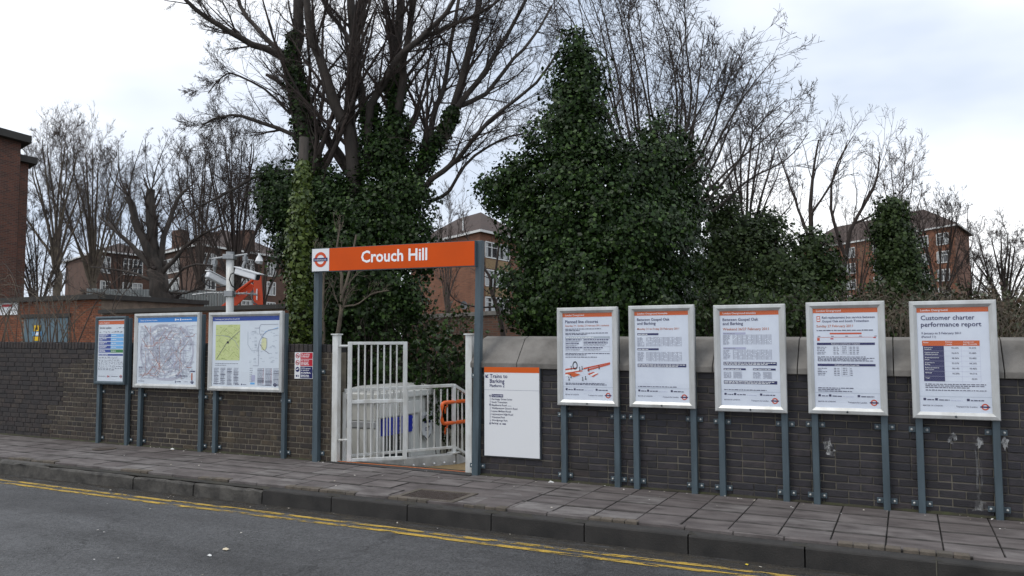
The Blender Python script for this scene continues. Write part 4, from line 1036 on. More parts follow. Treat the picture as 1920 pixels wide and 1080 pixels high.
def house(name, label, A, C, B, zeave, zridge, wins, m=M_fb, z0=-2.0, over=.45, extra=()):
    """C nearest corner, A end of the left face, B end of the right face; hipped roof, white fascia. wins: (face, u0, u1, z0, z1, cols)"""
    D = A+B-C; root = thing(name, label, 'building', (*C[:2], z0)); q = [A, C, B, D]; ctr = (A+B)/2
    MB().raw([p+up*z for z in (z0, zeave) for p in q], [(0,1,5,4),(1,2,6,5),(2,3,7,6),(3,0,4,7),(4,5,6,7)]).build('wall', m, root)
    e = [p+(p-ctr)/np.linalg.norm(p-ctr)*over*1.4 for p in q]
    long_ = (C-A) if np.linalg.norm(C-A) > np.linalg.norm(B-C) else (B-C)
    short = min(np.linalg.norm(C-A), np.linalg.norm(B-C)); L_ = np.linalg.norm(long_); dl = long_/L_
    h = max(.01, (L_-short)/2); r0 = ctr-dl*h; r1 = ctr+dl*h
    ends = sorted(range(4), key=lambda k: np.dot(e[k]-ctr, dl)); lo = set(ends[:2])
    V = [p+up*(zeave+.12) for p in e]+[r0+up*zridge, r1+up*zridge]; F = []
    for k in range(4):
        a_, b_ = k, (k+1) % 4
        ra = 4 if a_ in lo else 5; rb = 4 if b_ in lo else 5
        F.append((a_, b_, rb) if ra == rb else (a_, b_, rb, ra))
    F.append((3, 2, 1, 0))
    rf = MB().raw(V, F).build('roof', M_ftile, root)
    mb = MB()
    for k in range(4): mb.bar(e[k]+up*(zeave+.0), e[(k+1) % 4]+up*(zeave+.0), .12, .22)
    mb.build('fascia', M_fascia, root)
    for f, u0, u1, wz0, wz1, cols in wins:
        a_, b_ = (A, C) if f == 0 else (C, B); d = (b_-a_)/np.linalg.norm(b_-a_); L2 = np.linalg.norm(b_-a_); n = np.array((d[1], -d[0], 0))
        p0 = a_+d*u0*L2+n*.03; p1 = a_+d*u1*L2+n*.03; fr = MB(); ww = .10
        for z in (wz0, wz1): fr.bar(p0+up*z, p1+up*z, .10, .12)
        fr.bar(p0+up*(wz0+(wz1-wz0)*.68), p1+up*(wz0+(wz1-wz0)*.68), .08, .07)
        for k in range(cols+1): t = k/cols; fr.bar(p0+(p1-p0)*t+up*wz0, p0+(p1-p0)*t+up*wz1, .12, .10, up=d)
        w_ = fr.build('window', M_fascia, root); o2 = n*-.02
        MB().poly([p0+o2+up*wz0, p1+o2+up*wz0, p1+o2+up*wz1, p0+o2+up*wz1]).build('pane', M_glass, w_)
        cu = MB(); r_ = random.Random(int(px_seed(u0, wz0)))
        for k in range(cols):
            if r_.random() < .6:
                t0 = (k+.1)/cols; t1 = (k+r_.uniform(.4, .9))/cols; cu.poly([p0+(p1-p0)*t0+n*.0+up*(wz0+.1), p0+(p1-p0)*t1+up*(wz0+.1), p0+(p1-p0)*t1+up*(wz1-.1), p0+(p1-p0)*t0+up*(wz1-.1)])
        if cu.f: props(cu.build('net_curtain', M_net, w_), kind='stuff')
    return root, rf
M_net = mat('net_curtain', (.42,.43,.43), .9)
def px_seed(u, z): return abs(u*977+z*131)
def zof(px, py, Z): return P(px, py, Z)[2]
# block behind the station sign
A, C, B = xy(770, 88), xy(900, 75), xy(995, 84)
wz = []
for k, (t, b_) in enumerate(((452, 481), (505, 535), (557, 585), (604, 636))):
    z1_, z0_ = zof(912, t, 76), zof(912, b_, 76)
    wz += [(1, .09, .55, z0_, z1_, 4), (1, .80, .95, z0_, z1_, 2)]
hb_, _ = house('apartment_block', 'red brick flats with white windows and hipped roof behind the station sign', A, C, B, zof(900, 432, 75), zof(885, 402, 86), wz)
d = (B-C)/np.linalg.norm(B-C); n = np.array((d[1], -d[0], 0)); L2 = np.linalg.norm(B-C)
for t, b_ in ((483, 503), (537, 555)):
    p0, p1 = C+d*.09*L2+n*.04, C+d*.55*L2+n*.04; MB().bar((p0+p1)/2*0+p0+up*((zof(912, t, 76)+zof(912, b_, 76))/2), p1+up*((zof(912, t, 76)+zof(912, b_, 76))/2), .06, (b_-t)*76/FPX*.9).build('buff_panel', M_yb, hb_)
d = (C-A)/np.linalg.norm(C-A); n = np.array((d[1], -d[0], 0)); sdp = P(875, 573, 77)+n*.3
dh = thing('satellite_dish', 'grey satellite dish on the brick flats behind the sign', 'satellite dish', sdp)
M_dish = mat('dish_grey', (.10,.11,.12), .6)
V = []; F = []
fa = np.array((.5, -.8, .3)); fa /= np.linalg.norm(fa); aa = np.cross(fa, up); aa /= np.linalg.norm(aa); bb = np.cross(aa, fa)
for j in range(5):
    for k in range(14):
        rr = .42*(j+.05)/4; V.append(sdp+aa*rr*math.cos(k*math.pi/7)*.8+bb*rr*math.sin(k*math.pi/7)+fa*(rr*rr*.5))
F = [(j*14+k, j*14+(k+1) % 14, (j+1)*14+(k+1) % 14, (j+1)*14+k) for j in range(4) for k in range(14)]
MB().raw(V, F).build('reflector', M_dish, dh, smooth=True); MB().tube([sdp-bb*.3, sdp+fa*.45], .03, 5).build('feed_arm', M_dish, dh); MB().tube([sdp, sdp-fa*.5-up*.1], .03, 5).build('mount', M_dish, dh)
mast = thing('roof_aerial', 'thin white aerial pole rising past the eaves of the brick flats', 'aerial', P(868, 470, 79))
MB().tube([P(868, 470, 79), P(868, 405, 79)], .07, 6).build('pole', M_fascia, mast)
# long block at right
A, C, B = xy(1500, 134), xy(1798, 104), xy(1818, 112)
wz = []
for k in range(6):
    t = 436+k*34.5; z1_, z0_ = zof(1776, t, 106), zof(1776, t+21, 106)
    for u0, u1 in ((.905, .965), (.80, .86), (.66, .72), (.54, .60), (.36, .42), (.24, .30), (.10, .16)): wz.append((0, u0, u1, z0_, z1_, 2))
rb_, _ = house('apartment_block', 'long red brick flats with brown hipped roof at far right', A, C, B+(B-C)*.3, zof(1800, 420, 104), zof(1720, 402, 121), wz, z0=-3)
ar = thing('roof_aerial', 'thin television aerial on the roof of the far right flats', 'aerial', P(1814, 425, 108))
mb = MB().tube([P(1814, 428, 108), P(1815, 385, 108)], .05, 5); mb.build('pole', M_twig, ar); MB().tube([P(1812, 386, 108), P(1824, 383.5, 108)], .04, 4).build('cross_arm', M_twig, ar)
# blocks at left
A, C, B = xy(285, 100), xy(372, 88), xy(545, 104); wz = []
for t, b_ in ((474, 502), (515, 542), (558, 585)):
    z1_, z0_ = zof(395, t, 89), zof(395, b_, 89); wz += [(1, .015, .15, z0_, z1_, 3), (1, .42, .55, z0_, z1_, 3), (1, .70, .80, z0_, z1_, 3), (0, .25, .6, z0_, z1_, 3)]
lb_, rf = house('apartment_block', 'brown brick flats with dark roof behind the CCTV mast', A, C, B, zof(372, 458, 88), zof(400, 434, 104), wz, M_fb2)
for px in (338, 463, 395):
    c = P(px, 440, 97); MB().box(c-np.array((.8, .5, 2.5)), c+np.array((.8, .5, .5 if px != 395 else .2))).build('chimney', M_fb2, rf)
A, C, B = xy(120, 118), xy(180, 104), xy(290, 112); wz = []
for t, b_ in ((482, 512), (528, 552), (568, 590)):
    z1_, z0_ = zof(240, t, 106), zof(240, b_, 106); wz += [(1, .42, .75, z0_, z1_, 4), (1, .05, .2, z0_, z1_, 2)]
house('apartment_block', 'farther brown brick flats left of the pollarded tree', A, C, B, zof(180, 470, 104), zof(220, 452, 110), wz, M_fb2)

# brick tower at the left edge
tw = thing('brick_tower', 'tall red brick tower with flat overhanging roofs at the left edge', 'tower', (*xy(10, 38)[:2], -1))
def vbox(pxa, pxb, Za, Zb, dep, z0, z1, name, m, parent, grow=0.0):
    a_, b_ = xy(pxa, Za), xy(pxb, Zb); d = (b_-a_)/np.linalg.norm(b_-a_); n = b_*np.array((1, 1, 0)); n = n/np.linalg.norm(n); n = n*.97+np.array((-n[1], n[0], 0))*.24; a_, b_ = a_-d*grow-n*grow, b_+d*grow-n*grow; c_, e_ = b_+n*(dep+2*grow), a_+n*(dep+2*grow)
    return MB().raw([p+up*z for z in (z0, z1) for p in (a_, b_, c_, e_)], [(0,1,5,4),(1,2,6,5),(2,3,7,6),(3,0,4,7),(4,5,6,7),(3,2,1,0)]).build(name, m, parent)
z1_ = zof(20, 262, 36); z2_ = zof(40, 306, 37.5)
vbox(-150, 27, 32, 36, 6, -1, z1_, 'tower_shaft', M_fb3, tw); vbox(-150, 30, 32, 36, 6, z1_+.001, z1_+.32, 'roof', M_lead, tw, .35)
vbox(27.5, 43, 36.8, 37.2, 4, -1, z2_, 'side_shaft', M_fb3, tw); vbox(28, 45, 36.8, 37.2, 4, z2_+.001, z2_+.3, 'roof', M_lead, tw, .3)
for px, py in ((17, 278), (8, 320)):
    c = P(px, py, 36.35); MB().bar(c-RT*.3, c+RT*.3, .2, .25).build('vent_block', mat('pale_stone', (.20,.17,.13), .9), tw)

# low brick outbuilding with steel door
LY = 18.5; Xr = onY(548, 600, LY)[0]; Xl = onY(-60, 600, LY)[0]
ob = thing('brick_outbuilding', 'low red brick outbuilding with a blue-grey steel door behind left wall', 'outbuilding', ((Xl+Xr)/2, LY, -.2))
zt1 = onY(160, 562, LY)[2]; XS1 = onY(185, 600, LY)[0]; zt2 = onY(350, 584, LY)[2]
MB().box((Xl, LY+.012, -.5), (XS1, LY+4.5, zt1)).build('mortar_core', M_mort_red, ob); MB().box((XS1+.001, LY+.013, -.5), (Xr, LY+4.4, zt2)).build('mortar_core', M_mort_red, ob)
dx0, dx1, dz = onY(47, 600, LY)[0], onY(128, 600, LY)[0], onY(90, 596, LY)[2]
bl = []; c = 0; z = .9
while z < zt1-.04:
    x = Xl+(.1125 if c % 2 else 0)
    while x < Xr:
        xc = x+.1125; x += .225
        if xc > XS1 and z > zt2-.04: continue
        if dx0-.1 < xc < dx1+.1 and z < dz+.04: continue
        bl.append((xc, z, .214, .064, 'red'))
    z += .075; c += 1
lay(ob, bl, LY, 300, .03, False)
MB().box((Xl-.15, LY-.18, zt1+.001), (XS1+.15, LY+4.6, zt1+.16)).build('roof', M_lead, ob); MB().box((XS1+.151, LY-.15, zt2+.001), (Xr+.1, LY+4.5, zt2+.13)).build('roof', M_lead, ob)
bevel(MB().box((dx0-.15, LY-.06, dz+.0), (dx1+.15, LY+.03, dz+.14)).build('lintel', M_lead, ob), .01)
dr = MB().box((dx0, LY-.02, -.3), (dx1, LY+.011, dz-.01)).build('door', mat('door_blue_grey', (.11,.17,.205), .6, var=(.085,.135,.165), vscale=2), ob)
MB().box(((dx0+dx1)/2-.01, LY-.026, -.3), ((dx0+dx1)/2+.01, LY-.0205, dz-.02)).build('door_seam', M_backing, dr)
def plate(px0, px1, py0, py1, name, k, label=None):
    a_, b_ = onY(px0, py0, LY-.035), onY(px1, py1, LY-.035); MB().box((a_[0], LY-.035, b_[2]), (b_[0], LY-.0265, a_[2])).build('plate', INK[k], name)
wsn = thing('warning_sign', 'yellow and blue warning stickers on the blue-grey outbuilding door', 'warning sign', onY(69, 630, LY-.03))
plate(63, 75.5, 610, 621, wsn, 'yellow'); plate(61, 77, 622, 630, wsn, 'sky'); plate(63, 74, 631, 639, wsn, 'yellow')
a_ = onY(69, 615, LY-.037); MB().poly([a_+np.array((-.07, 0, -.06)), a_+np.array((.07, 0, -.06)), a_+np.array((0, 0, .08))]).build('symbol', INK['black'], wsn)
a_ = onY(69, 626, LY-.037); MB().box(a_-np.array((.1, .001, .05)), a_+np.array((.1, .001, .05))).build('white_patch', INK['white'], wsn)
nb_ = thing('notice_board', 'pale notice with red lettering fixed to the outbuilding at far left', 'notice', onY(16, 592, LY-.03))
plate(-20, 33, 564, 590, nb_, 'white'); a_, b_ = onY(3, 571, LY-.037), onY(22, 575, LY-.037); MB().box((a_[0], LY-.037, b_[2]), (b_[0], LY-.0355, a_[2])).build('red_print', INK['sign'], nb_)
# hoarding of grey panels behind it
hd = thing('hoarding', 'pale grey corrugated steel hoarding behind the pollarded tree', 'hoarding', P(300, 590, 33)*np.array((1, 1, 0)))
M_hd = mat('hoarding_grey', (.27,.285,.275), .6, var=(.21,.225,.22), vscale=1.5)
pxs = np.linspace(160, 448, 15)
for a_, b_ in zip(pxs[:-1], pxs[1:]):
    p0, p1 = xy(a_+.3, 33), xy(b_-.3, 33); zt_ = zof(a_, 541+.045*(a_-160)*.4+rnd.uniform(-.6, .6), 33); n = np.array((-RT[1], RT[0], 0)); V = []
    for k in range(9):
        t = k/8; p = p0+(p1-p0)*t-n*(.03 if k % 2 else -.02); V += [p+up*.0, p+up*zt_]
    MB().raw(V, [(2*k, 2*k+2, 2*k+3, 2*k+1) for k in range(8)]).build('panel', M_hd, hd)
# excavator arm
ex = thing('excavator', 'orange excavator arm folded behind the CCTV mast', 'excavator', P(450, 640, 30)*np.array((1, 1, 0)))
M_ex = mat('excavator_orange', (.62,.065,.012), .5, var=(.48,.05,.012), vscale=2); ZE = 30.0
def prism(pts, Z, dep, name, m, parent):
    n = len(pts); V = [P(a_, b_, Z) for a_, b_ in pts]+[P(a_, b_, Z+dep) for a_, b_ in pts]
    return bevel(MB().raw(V, [tuple(range(n))[::-1], tuple(n+k for k in range(n))]+[(k, (k+1) % n, n+(k+1) % n, n+k) for k in range(n)]).build(name, m, parent), .02)
prism([(404, 600), (414, 574), (432, 560), (452, 543), (470, 531), (476, 535), (474, 545), (456, 562), (440, 577), (434, 600)], ZE, .5, 'boom', M_ex, ex)
prism([(475, 600), (475.5, 523), (483, 517), (490, 517), (493, 560), (493.5, 600)], ZE-.55, .45, 'dipper_arm', M_ex, ex)
MB().tube([P(438, 552, ZE-.1), P(484, 518, ZE-.3)], .06, 8).build('hydraulic_ram', M_ex, ex); MB().tube([P(446, 547, ZE-.14), P(472, 528, ZE-.26)], .035, 8).build('ram_rod', M_galv, ex)
MB().tube([P(473, 545, ZE-.3), P(472, 560, ZE-.5), P(476, 568, ZE-.65), P(482, 571, ZE-.65), P(484, 585, ZE-.62)], .025, 6).build('hose', M_backing, ex)
a_ = P(482, 552, ZE-.58); MB().bar(a_-up*.2, a_+up*.2, .09, .02, up=RT).build('decal', INK['white'], ex)
# garden wall
gw = thing('garden_wall', 'old red brick garden wall below the flats, seen past the sign post', 'brick wall', P(850, 620, 27)*np.array((1, 1, 0)))
a_, b_ = xy(760, 30), xy(985, 25); zt_ = zof(860, 594, 27.6); d = (b_-a_)/np.linalg.norm(b_-a_)
MB().bar(a_+up*(zt_-2)/1, b_+up*(zt_-2), .3, 4).build('wall', M_fbw, gw); MB().bar(a_+up*(zt_+.06), b_+up*(zt_+.06), .42, .13).build('coping', M_coping, gw)

# ------------------------------------------------------------------ trees, ivy, scrub
def tubes(V, R, n):
    """V (B,m,3), R (B,m) -> verts, quads"""
    B, m, _ = V.shape; t = np.gradient(V, axis=1); t /= np.linalg.norm(t, axis=2, keepdims=True)+1e-9
    ref = np.where(np.abs(t[:, :1, 2:3]) > .85, np.array((1., 0, 0)), np.array((0, 0, 1.)))
    a = np.cross(t, np.broadcast_to(ref, t.shape)); a /= np.linalg.norm(a, axis=2, keepdims=True)+1e-9; b = np.cross(t, a)
    th = 2*np.pi*np.arange(n)/n
    W = V[:, :, None, :]+R[:, :, None, None]*(a[:, :, None, :]*np.cos(th)[None, None, :, None]+b[:, :, None, :]*np.sin(th)[None, None, :, None])
    idx = np.arange(B*m*n).reshape(B, m, n); i0 = idx[:, :-1, :]; i1 = idx[:, 1:, :]
    Q = np.stack([i0, np.roll(i0, -1, 2), np.roll(i1, -1, 2), i1], -1).reshape(-1, 4)
    return W.reshape(-1, 3), Q
def joinq(parts):
    Vs, Qs, o = [], [], 0
    for V, Q in parts: Vs.append(V); Qs.append(Q+o); o += len(V)
    return np.concatenate(Vs), np.concatenate(Qs)
def resample(pts, n):
    """smooth curve through points"""
    pts = np.array(pts, float); k = len(pts); t = np.linspace(0, k-1, n); i = np.clip(t.astype(int), 0, k-2); f = (t-i)[:, None]
    p0 = pts[np.maximum(i-1, 0)]; p1 = pts[i]; p2 = pts[i+1]; p3 = pts[np.minimum(i+2, k-1)]
    return .5*((2*p1)+(-p0+p2)*f+(2*p0-5*p1+4*p2-p3)*f**2+(-p0+3*p1-3*p2+p3)*f**3)
def sprout(rng, V, R, k, t0, t1, ang, lf, m, wig, upw, rf=.62, rmin=.003, taper=.25):
    """k side branches per parent polyline"""
    B, n, _ = V.shape
    if B == 0: return V, R
    L = np.linalg.norm(np.diff(V, axis=1), axis=2).sum(1)
    pi = np.repeat(np.arange(B), k); N = len(pi); t = rng.uniform(t0, t1, N)*(n-1); i = np.minimum(t.astype(int), n-2); f = (t-i)[:, None]
    st = V[pi, i]*(1-f)+V[pi, i+1]*f; tg = V[pi, i+1]-V[pi, i]; tg /= np.linalg.norm(tg, axis=1, keepdims=True)+1e-9
    pr = R[pi, i]*(1-f[:, 0])+R[pi, i+1]*f[:, 0]
    q = rng.normal(size=(N, 3)); q -= (q*tg).sum(1, keepdims=True)*tg; q /= np.linalg.norm(q, axis=1, keepdims=True)+1e-9
    a = rng.uniform(ang[0], ang[1], N)[:, None]; d = tg*np.cos(a)+q*np.sin(a)
    ln = L[pi]*rng.uniform(lf[0], lf[1], N)*(1-.45*t/(n-1)); sg_ = (ln/(m-1))[:, None]
    out = np.zeros((N, m, 3)); out[:, 0] = st
    for s in range(1, m):
        d = d+rng.normal(size=(N, 3))*wig+np.array((0, 0, upw)); d /= np.linalg.norm(d, axis=1, keepdims=True); out[:, s] = out[:, s-1]+d*sg_
    rr = np.maximum(pr*rf, rmin)[:, None]*np.linspace(1, taper, m)[None, :]; rr = np.maximum(rr, rmin*.6)
    return out, rr
def tree_mesh(rng, stems, levels, sides=(7, 5, 3, 3, 3)):
    """stems: list of (points, r0, r1). returns (trunk part, branch part)"""
    n = 12; V = np.stack([resample(p, n) for p, a, b in stems]); R = np.stack([np.linspace(a, b, n) for p, a, b in stems])
    V[:, 1:-1] += rng.normal(size=V[:, 1:-1].shape)*R[:, 1:-1, None]*.22
    trunk = tubes(V, R, sides[0]); parts = []; cur = (V, R); allL = []
    for li, lv in enumerate(levels):
        cv, crr = sprout(rng, cur[0], cur[1], **lv)
        parts.append(tubes(cv, crr, sides[min(li+1, len(sides)-1)])); cur = (cv, crr)
    return trunk, joinq(parts)
def add_np(name, VQ, m, parent, smooth=False, stuff=False):
    V, Q = VQ; me = np_mesh(name, V-ORG[parent], Q)
    if smooth: me.polygons.foreach_set('use_smooth', np.ones(len(me.polygons), bool))
    o = link(name, me, m, parent)
    if stuff: o['kind'] = 'stuff'
    return o
def PX(pts, Z, dz=None, rng=None):
    out = []
    for i, q in enumerate(pts):
        z = Z+(dz*i/(len(pts)-1) if dz else 0); out.append(P(q[0], q[1], z if len(q) < 3 else q[2]))
    return out
STD = [dict(k=8, t0=.2, t1=.98, ang=(.3, .85), lf=(.25, .55), m=7, wig=.11, upw=.05, rf=.34), dict(k=7, t0=.15, t1=1, ang=(.35, .95), lf=(.28, .55), m=6, wig=.14, upw=.03, rf=.45),
       dict(k=5, t0=.15, t1=1, ang=(.35, 1.0), lf=(.35, .65), m=4, wig=.20, upw=.02, rmin=.0040, rf=.5)]
def lv(k1, k2, k3, **kw):
    o = [dict(d) for d in STD]; o[0]['k'] = k1; o[1]['k'] = k2; o[2]['k'] = k3
    for d in o: d.update(kw)
    return o
def leaves(rng, C, Nrm, size, droop=.5):
    """folded diamond leaf at each point, facing roughly along Nrm"""
    n = len(C); Nn = Nrm+rng.normal(size=(n, 3))*.45+np.array((0, 0, .25)); Nn /= np.linalg.norm(Nn, axis=1, keepdims=True)
    t = np.cross(Nn, rng.normal(size=(n, 3))); t[:, 2] -= droop; t -= (t*Nn).sum(1, keepdims=True)*Nn; t /= np.linalg.norm(t, axis=1, keepdims=True)+1e-9
    b = np.cross(Nn, t); s = size*(.5+1.05*rng.random(n)**1.5)[:, None]; fold = rng.uniform(.05, .22, n)[:, None]
    v0 = C-t*s*.5; v1 = C+b*s*.46-t*s*.08-Nn*s*fold; v2 = C+t*s*.55-Nn*s*.12; v3 = C-b*s*.46-t*s*.08-Nn*s*fold
    V = np.stack([v0, v1, v2, v3], 1).reshape(-1, 3); i = np.arange(n)*4
    return V, np.concatenate([np.stack([i, i+1, i+2], 1), np.stack([i, i+2, i+3], 1)])
def lump(p, s): return (np.sin(p[:, 0]*3.1*s+1.3)*np.sin(p[:, 1]*2.7*s+.4)*np.sin(p[:, 2]*3.3*s+2.1)+.6*np.sin(p[:, 0]*6.7*s+p[:, 2]*5.9*s)*np.sin(p[:, 1]*6.1*s-p[:, 2]*4.7*s+.7))
def ivy_mass(rng, blobs, n, size, inner=.3, ls=1.0, lamp=.2):
    """blobs: (px, py, Z, rx_px, rz_px)"""
    B = [(P(b[0], b[1], b[2]), b[3]*b[2]/FPX, b[4]*b[2]/FPX) for b in blobs]
    wts = np.array([b[1]*b[2] for b in B]); wts = wts/wts.sum(); cs, ns = [], []
    for (c, rx, rz), w in zip(B, wts):
        k = int(n*w); ry = min(rx, rz)*.9+.1*rx
        nc = max(4, k//26); u = rng.normal(size=(nc, 3)); u /= np.linalg.norm(u, axis=1, keepdims=True)
        u[:, 1] = np.where(rng.random(nc) < .35, -np.abs(u[:, 1]), u[:, 1])
        rad = np.where(rng.random(nc) < inner, rng.uniform(.35, .8, nc), 1.06-.36*rng.random(nc)**1.6)
        sc = np.array((rx, ry, rz)); cc = u*sc
        cc = cc*(rad*(1+lamp*lump(c+cc, ls)))[:, None]
        idx = rng.integers(0, nc, k); sp = np.minimum(.10, .3*min(rx, rz))
        pts = c+cc[idx]+rng.normal(size=(k, 3))*sp*np.array((1, 1, .8)); cs.append(pts); ns.append(u[idx]/sc*min(sc))
    return leaves(rng, np.concatenate(cs), np.concatenate(ns), size)
def ivy_stem(rng, pts, r0, r1, n, size):
    V = resample(pts, 40); t = rng.random(n)*38.99; i = t.astype(int); f = (t-i)[:, None]; p = V[i]*(1-f)+V[i+1]*f; r = (r0+(r1-r0)*(t/39))
    u = rng.normal(size=(n, 3)); u /= np.linalg.norm(u, axis=1, keepdims=True); rr = r*rng.uniform(.55, 1.15, n)*(1+.35*lump(p, 1.6))
    return leaves(rng, p+u*rr[:, None]*np.array((1, 1, .6)), u, size)
def ground_at(px, Z):
    p = P(px, 600, Z); return np.array((p[0], p[1], -.9))

# 1: big multi-stemmed tree behind the sign
rng = np.random.default_rng(3); ZT1 = 17.0
t1 = thing('ivy_clad_tree', 'huge bare multi-stemmed tree with ivy-clad base behind the station sign', 'tree', ground_at(660, ZT1))
def q(*pts, Z=ZT1, dz=0.0): return PX(pts, Z, dz)
stems = [
 (q((640, 700), (618, 520), (597, 400), (578, 300), (563, 190), (548, 112), (557, 60), (558, -40), (552, -160)), .24, .085),
 (q((548, 118), (502, 94), (460, 75), (421, 54), (380, 28), (345, -4), (300, -60), dz=-1.5), .085, .03),
 (q((560, 125), (520, 90), (490, 62), (455, 20), (440, -30), (420, -120), dz=1.0), .07, .03),
 (q((668, 520), (666, 341), (651, 243), (634, 213), (604, 128), (587, 85), (574, 0), (565, -120), dz=-.8), .17, .06),
 (q((672, 345), (640, 300), (606, 252), (570, 200), (540, 165), (500, 140), dz=1.2), .12, .04),
 (q((680, 600), (676, 400), (668, 300), (653, 238), (657, 170), (661, 85), (655, 0), (650, -140), dz=.6), .19, .07),
 (q((690, 300), (681, 204), (676, 162), (668, 85), (681, 0), (700, -130), dz=1.4), .11, .05),
 (q((664, 90), (640, 50), (610, 10), (590, -60), dz=.5), .06, .03),
 (q((690, 330), (693, 204), (722, 150), (749, 102), (790, 70), (840, 20), (880, -60), dz=-1.2), .10, .035),
 (q((715, 620), (735, 420), (740, 277), (740, 192), (742, 106), (749, 0), (750, -150), dz=.3), .19, .075),
 (q((742, 230), (750, 180), (760, 98), (777, 0), (800, -130), dz=-.7), .10, .05),
 (q((763, 95), (800, 70), (850, 45), (900, 25), (960, -20), dz=-1), .06, .025),
 (q((700, 560), (745, 400), (780, 330), (804, 290), (838, 238), (851, 204), (868, 140), (881, 85), (898, 0), (905, -90), dz=.4), .17, .05),
 (q((808, 285), (808, 238), (822, 190), (834, 149), (851, 43), (870, -60), dz=1.2), .08, .035),
 (q((846, 215), (890, 160), (930, 100), (965, 40), (1005, -40), dz=-.5), .07, .03),
 (q((852, 200), (905, 180), (955, 120), (1000, 70), (1035, 10), dz=1.5), .06, .022),
 (q((770, 400), (804, 341), (851, 307), (900, 243), (950, 200), (1010, 150), (1050, 90), dz=-1.5), .07, .02),
 (q((800, 380), (840, 360), (880, 300), (940, 262), (985, 250), dz=-1.0), .045, .015),
 (q((575, 290), (544, 251), (476, 226), (442, 217), (404, 221), (380, 235), dz=-1), .055, .014),
 (q((560, 320), (489, 328), (434, 358), (383, 383), (340, 415), dz=-1.4), .045, .014),
 (q((545, 215), (500, 170), (440, 140), (415, 145), (390, 175), dz=-1), .03, .01),
]
stems = [(p, a_*.97, b_*.95) for p, a_, b_ in stems]
tr_, br_ = tree_mesh(rng, stems, lv(15, 11, 7))
add_np('trunk', tr_, M_bark, t1, True); add_np('branches', br_, M_twig, t1, False, True)
iv = [ivy_mass(rng, [(535, 385, 16.6, 45, 60), (520, 345, 16.8, 38, 40), (570, 440, 16.8, 60, 90), (640, 480, 16.5, 80, 110), (700, 430, 16.6, 85, 90), (755, 400, 16.6, 60, 85), (775, 470, 16.4, 45, 58), (735, 300, 17, 45, 60), (690, 560, 15.8, 95, 90), (755, 575, 15.6, 45, 55), (620, 590, 16, 70, 80), (600, 380, 17, 60, 80), (660, 370, 17.4, 60, 50)], 85000, .066, .35, 1.5, .26),
      ivy_stem(rng, q((600, 380), (578, 300), (563, 190), (548, 112), (555, 60)), .34, .13, 7279, .066),
      ivy_stem(rng, q((735, 330), (740, 260), (740, 190), (742, 130)), .55, .16, 6300, .066),
      ivy_stem(rng, q((770, 370), (804, 290), (838, 238), (850, 205)), .34, .14, 3639, .066), ivy_stem(rng, q((690, 330), (690, 230), (700, 195)), .3, .15, 2100, .066)]
add_np('ivy', joinq(iv), M_ivy, t1, False, True)
sapl = thing('bare_sapling', 'slim bare sapling stems in front of the ivy, seen under the sign', 'sapling', ground_at(625, 14.2))
tr_, br_ = tree_mesh(rng, [(q((628, 660), (638, 600), (641, 560), (655, 510), (668, 440), Z=14.2), .045, .016), (q((641, 565), (640, 520), (632, 470), (638, 420), Z=14.2), .035, .012), (q((640, 575), (670, 570), (700, 550), (730, 545), Z=14.2), .018, .006), (q((608, 660), (606, 560), (612, 480), Z=14.3), .03, .012)], lv(7, 4, 3))
add_np('trunk', tr_, M_stem_pale, sapl, True); add_np('branches', br_, M_stem_pale, sapl, False, True)
# 2: ivy-grown pole with bright leaves
po = thing('ivy_covered_pole', 'brown pole wrapped in bright yellow-green ivy', 'ivy pole', ground_at(562, 14.6))
MB().tube([P(560, 720, 14.6), P(566, 400, 14.7), P(570, 258, 14.8)], [.11, .10, .085], 10).build('pole', M_bark, po, smooth=True)
add_np('ivy', joinq([ivy_stem(rng, [P(558, 660, 14.6), P(562, 520, 14.6), P(564, 420, 14.6), P(566, 345, 14.7), P(568, 305, 14.75)], .30, .13, 7500, .07)]), M_ivy_lime, po, False, True)
# plastic bag caught in twigs
bg = thing('plastic_bag', 'white plastic bag caught in twigs beside the CCTV mast', 'plastic bag', P(486, 492, 15.8))
V = []; cb_ = P(486, 485, 15.8); rr_ = random.Random(3)
prof = [(.02, .10), (.03, .06), (.06, .0), (.085, -.06), (.06, -.10)]
for r0_, h_ in prof:
    for k in range(9):
        th_ = 2*math.pi*k/9; V.append(cb_+np.array((r0_*math.cos(th_)*rr_.uniform(.6, 1.2), r0_*math.sin(th_)*rr_.uniform(.6, 1.2), h_+rr_.uniform(-.012, .012))))
F = [(j*9+k, j*9+(k+1) % 9, (j+1)*9+(k+1) % 9, (j+1)*9+k) for j in range(4) for k in range(9)]+[tuple(36+k for k in range(9))]
MB().raw(V, F).build('bag_body', M_enamel, bg); MB().tube([cb_+up*.09, cb_+up*.16, P(484, 470, 15.8)], .006, 4).build('handle', M_enamel, bg)

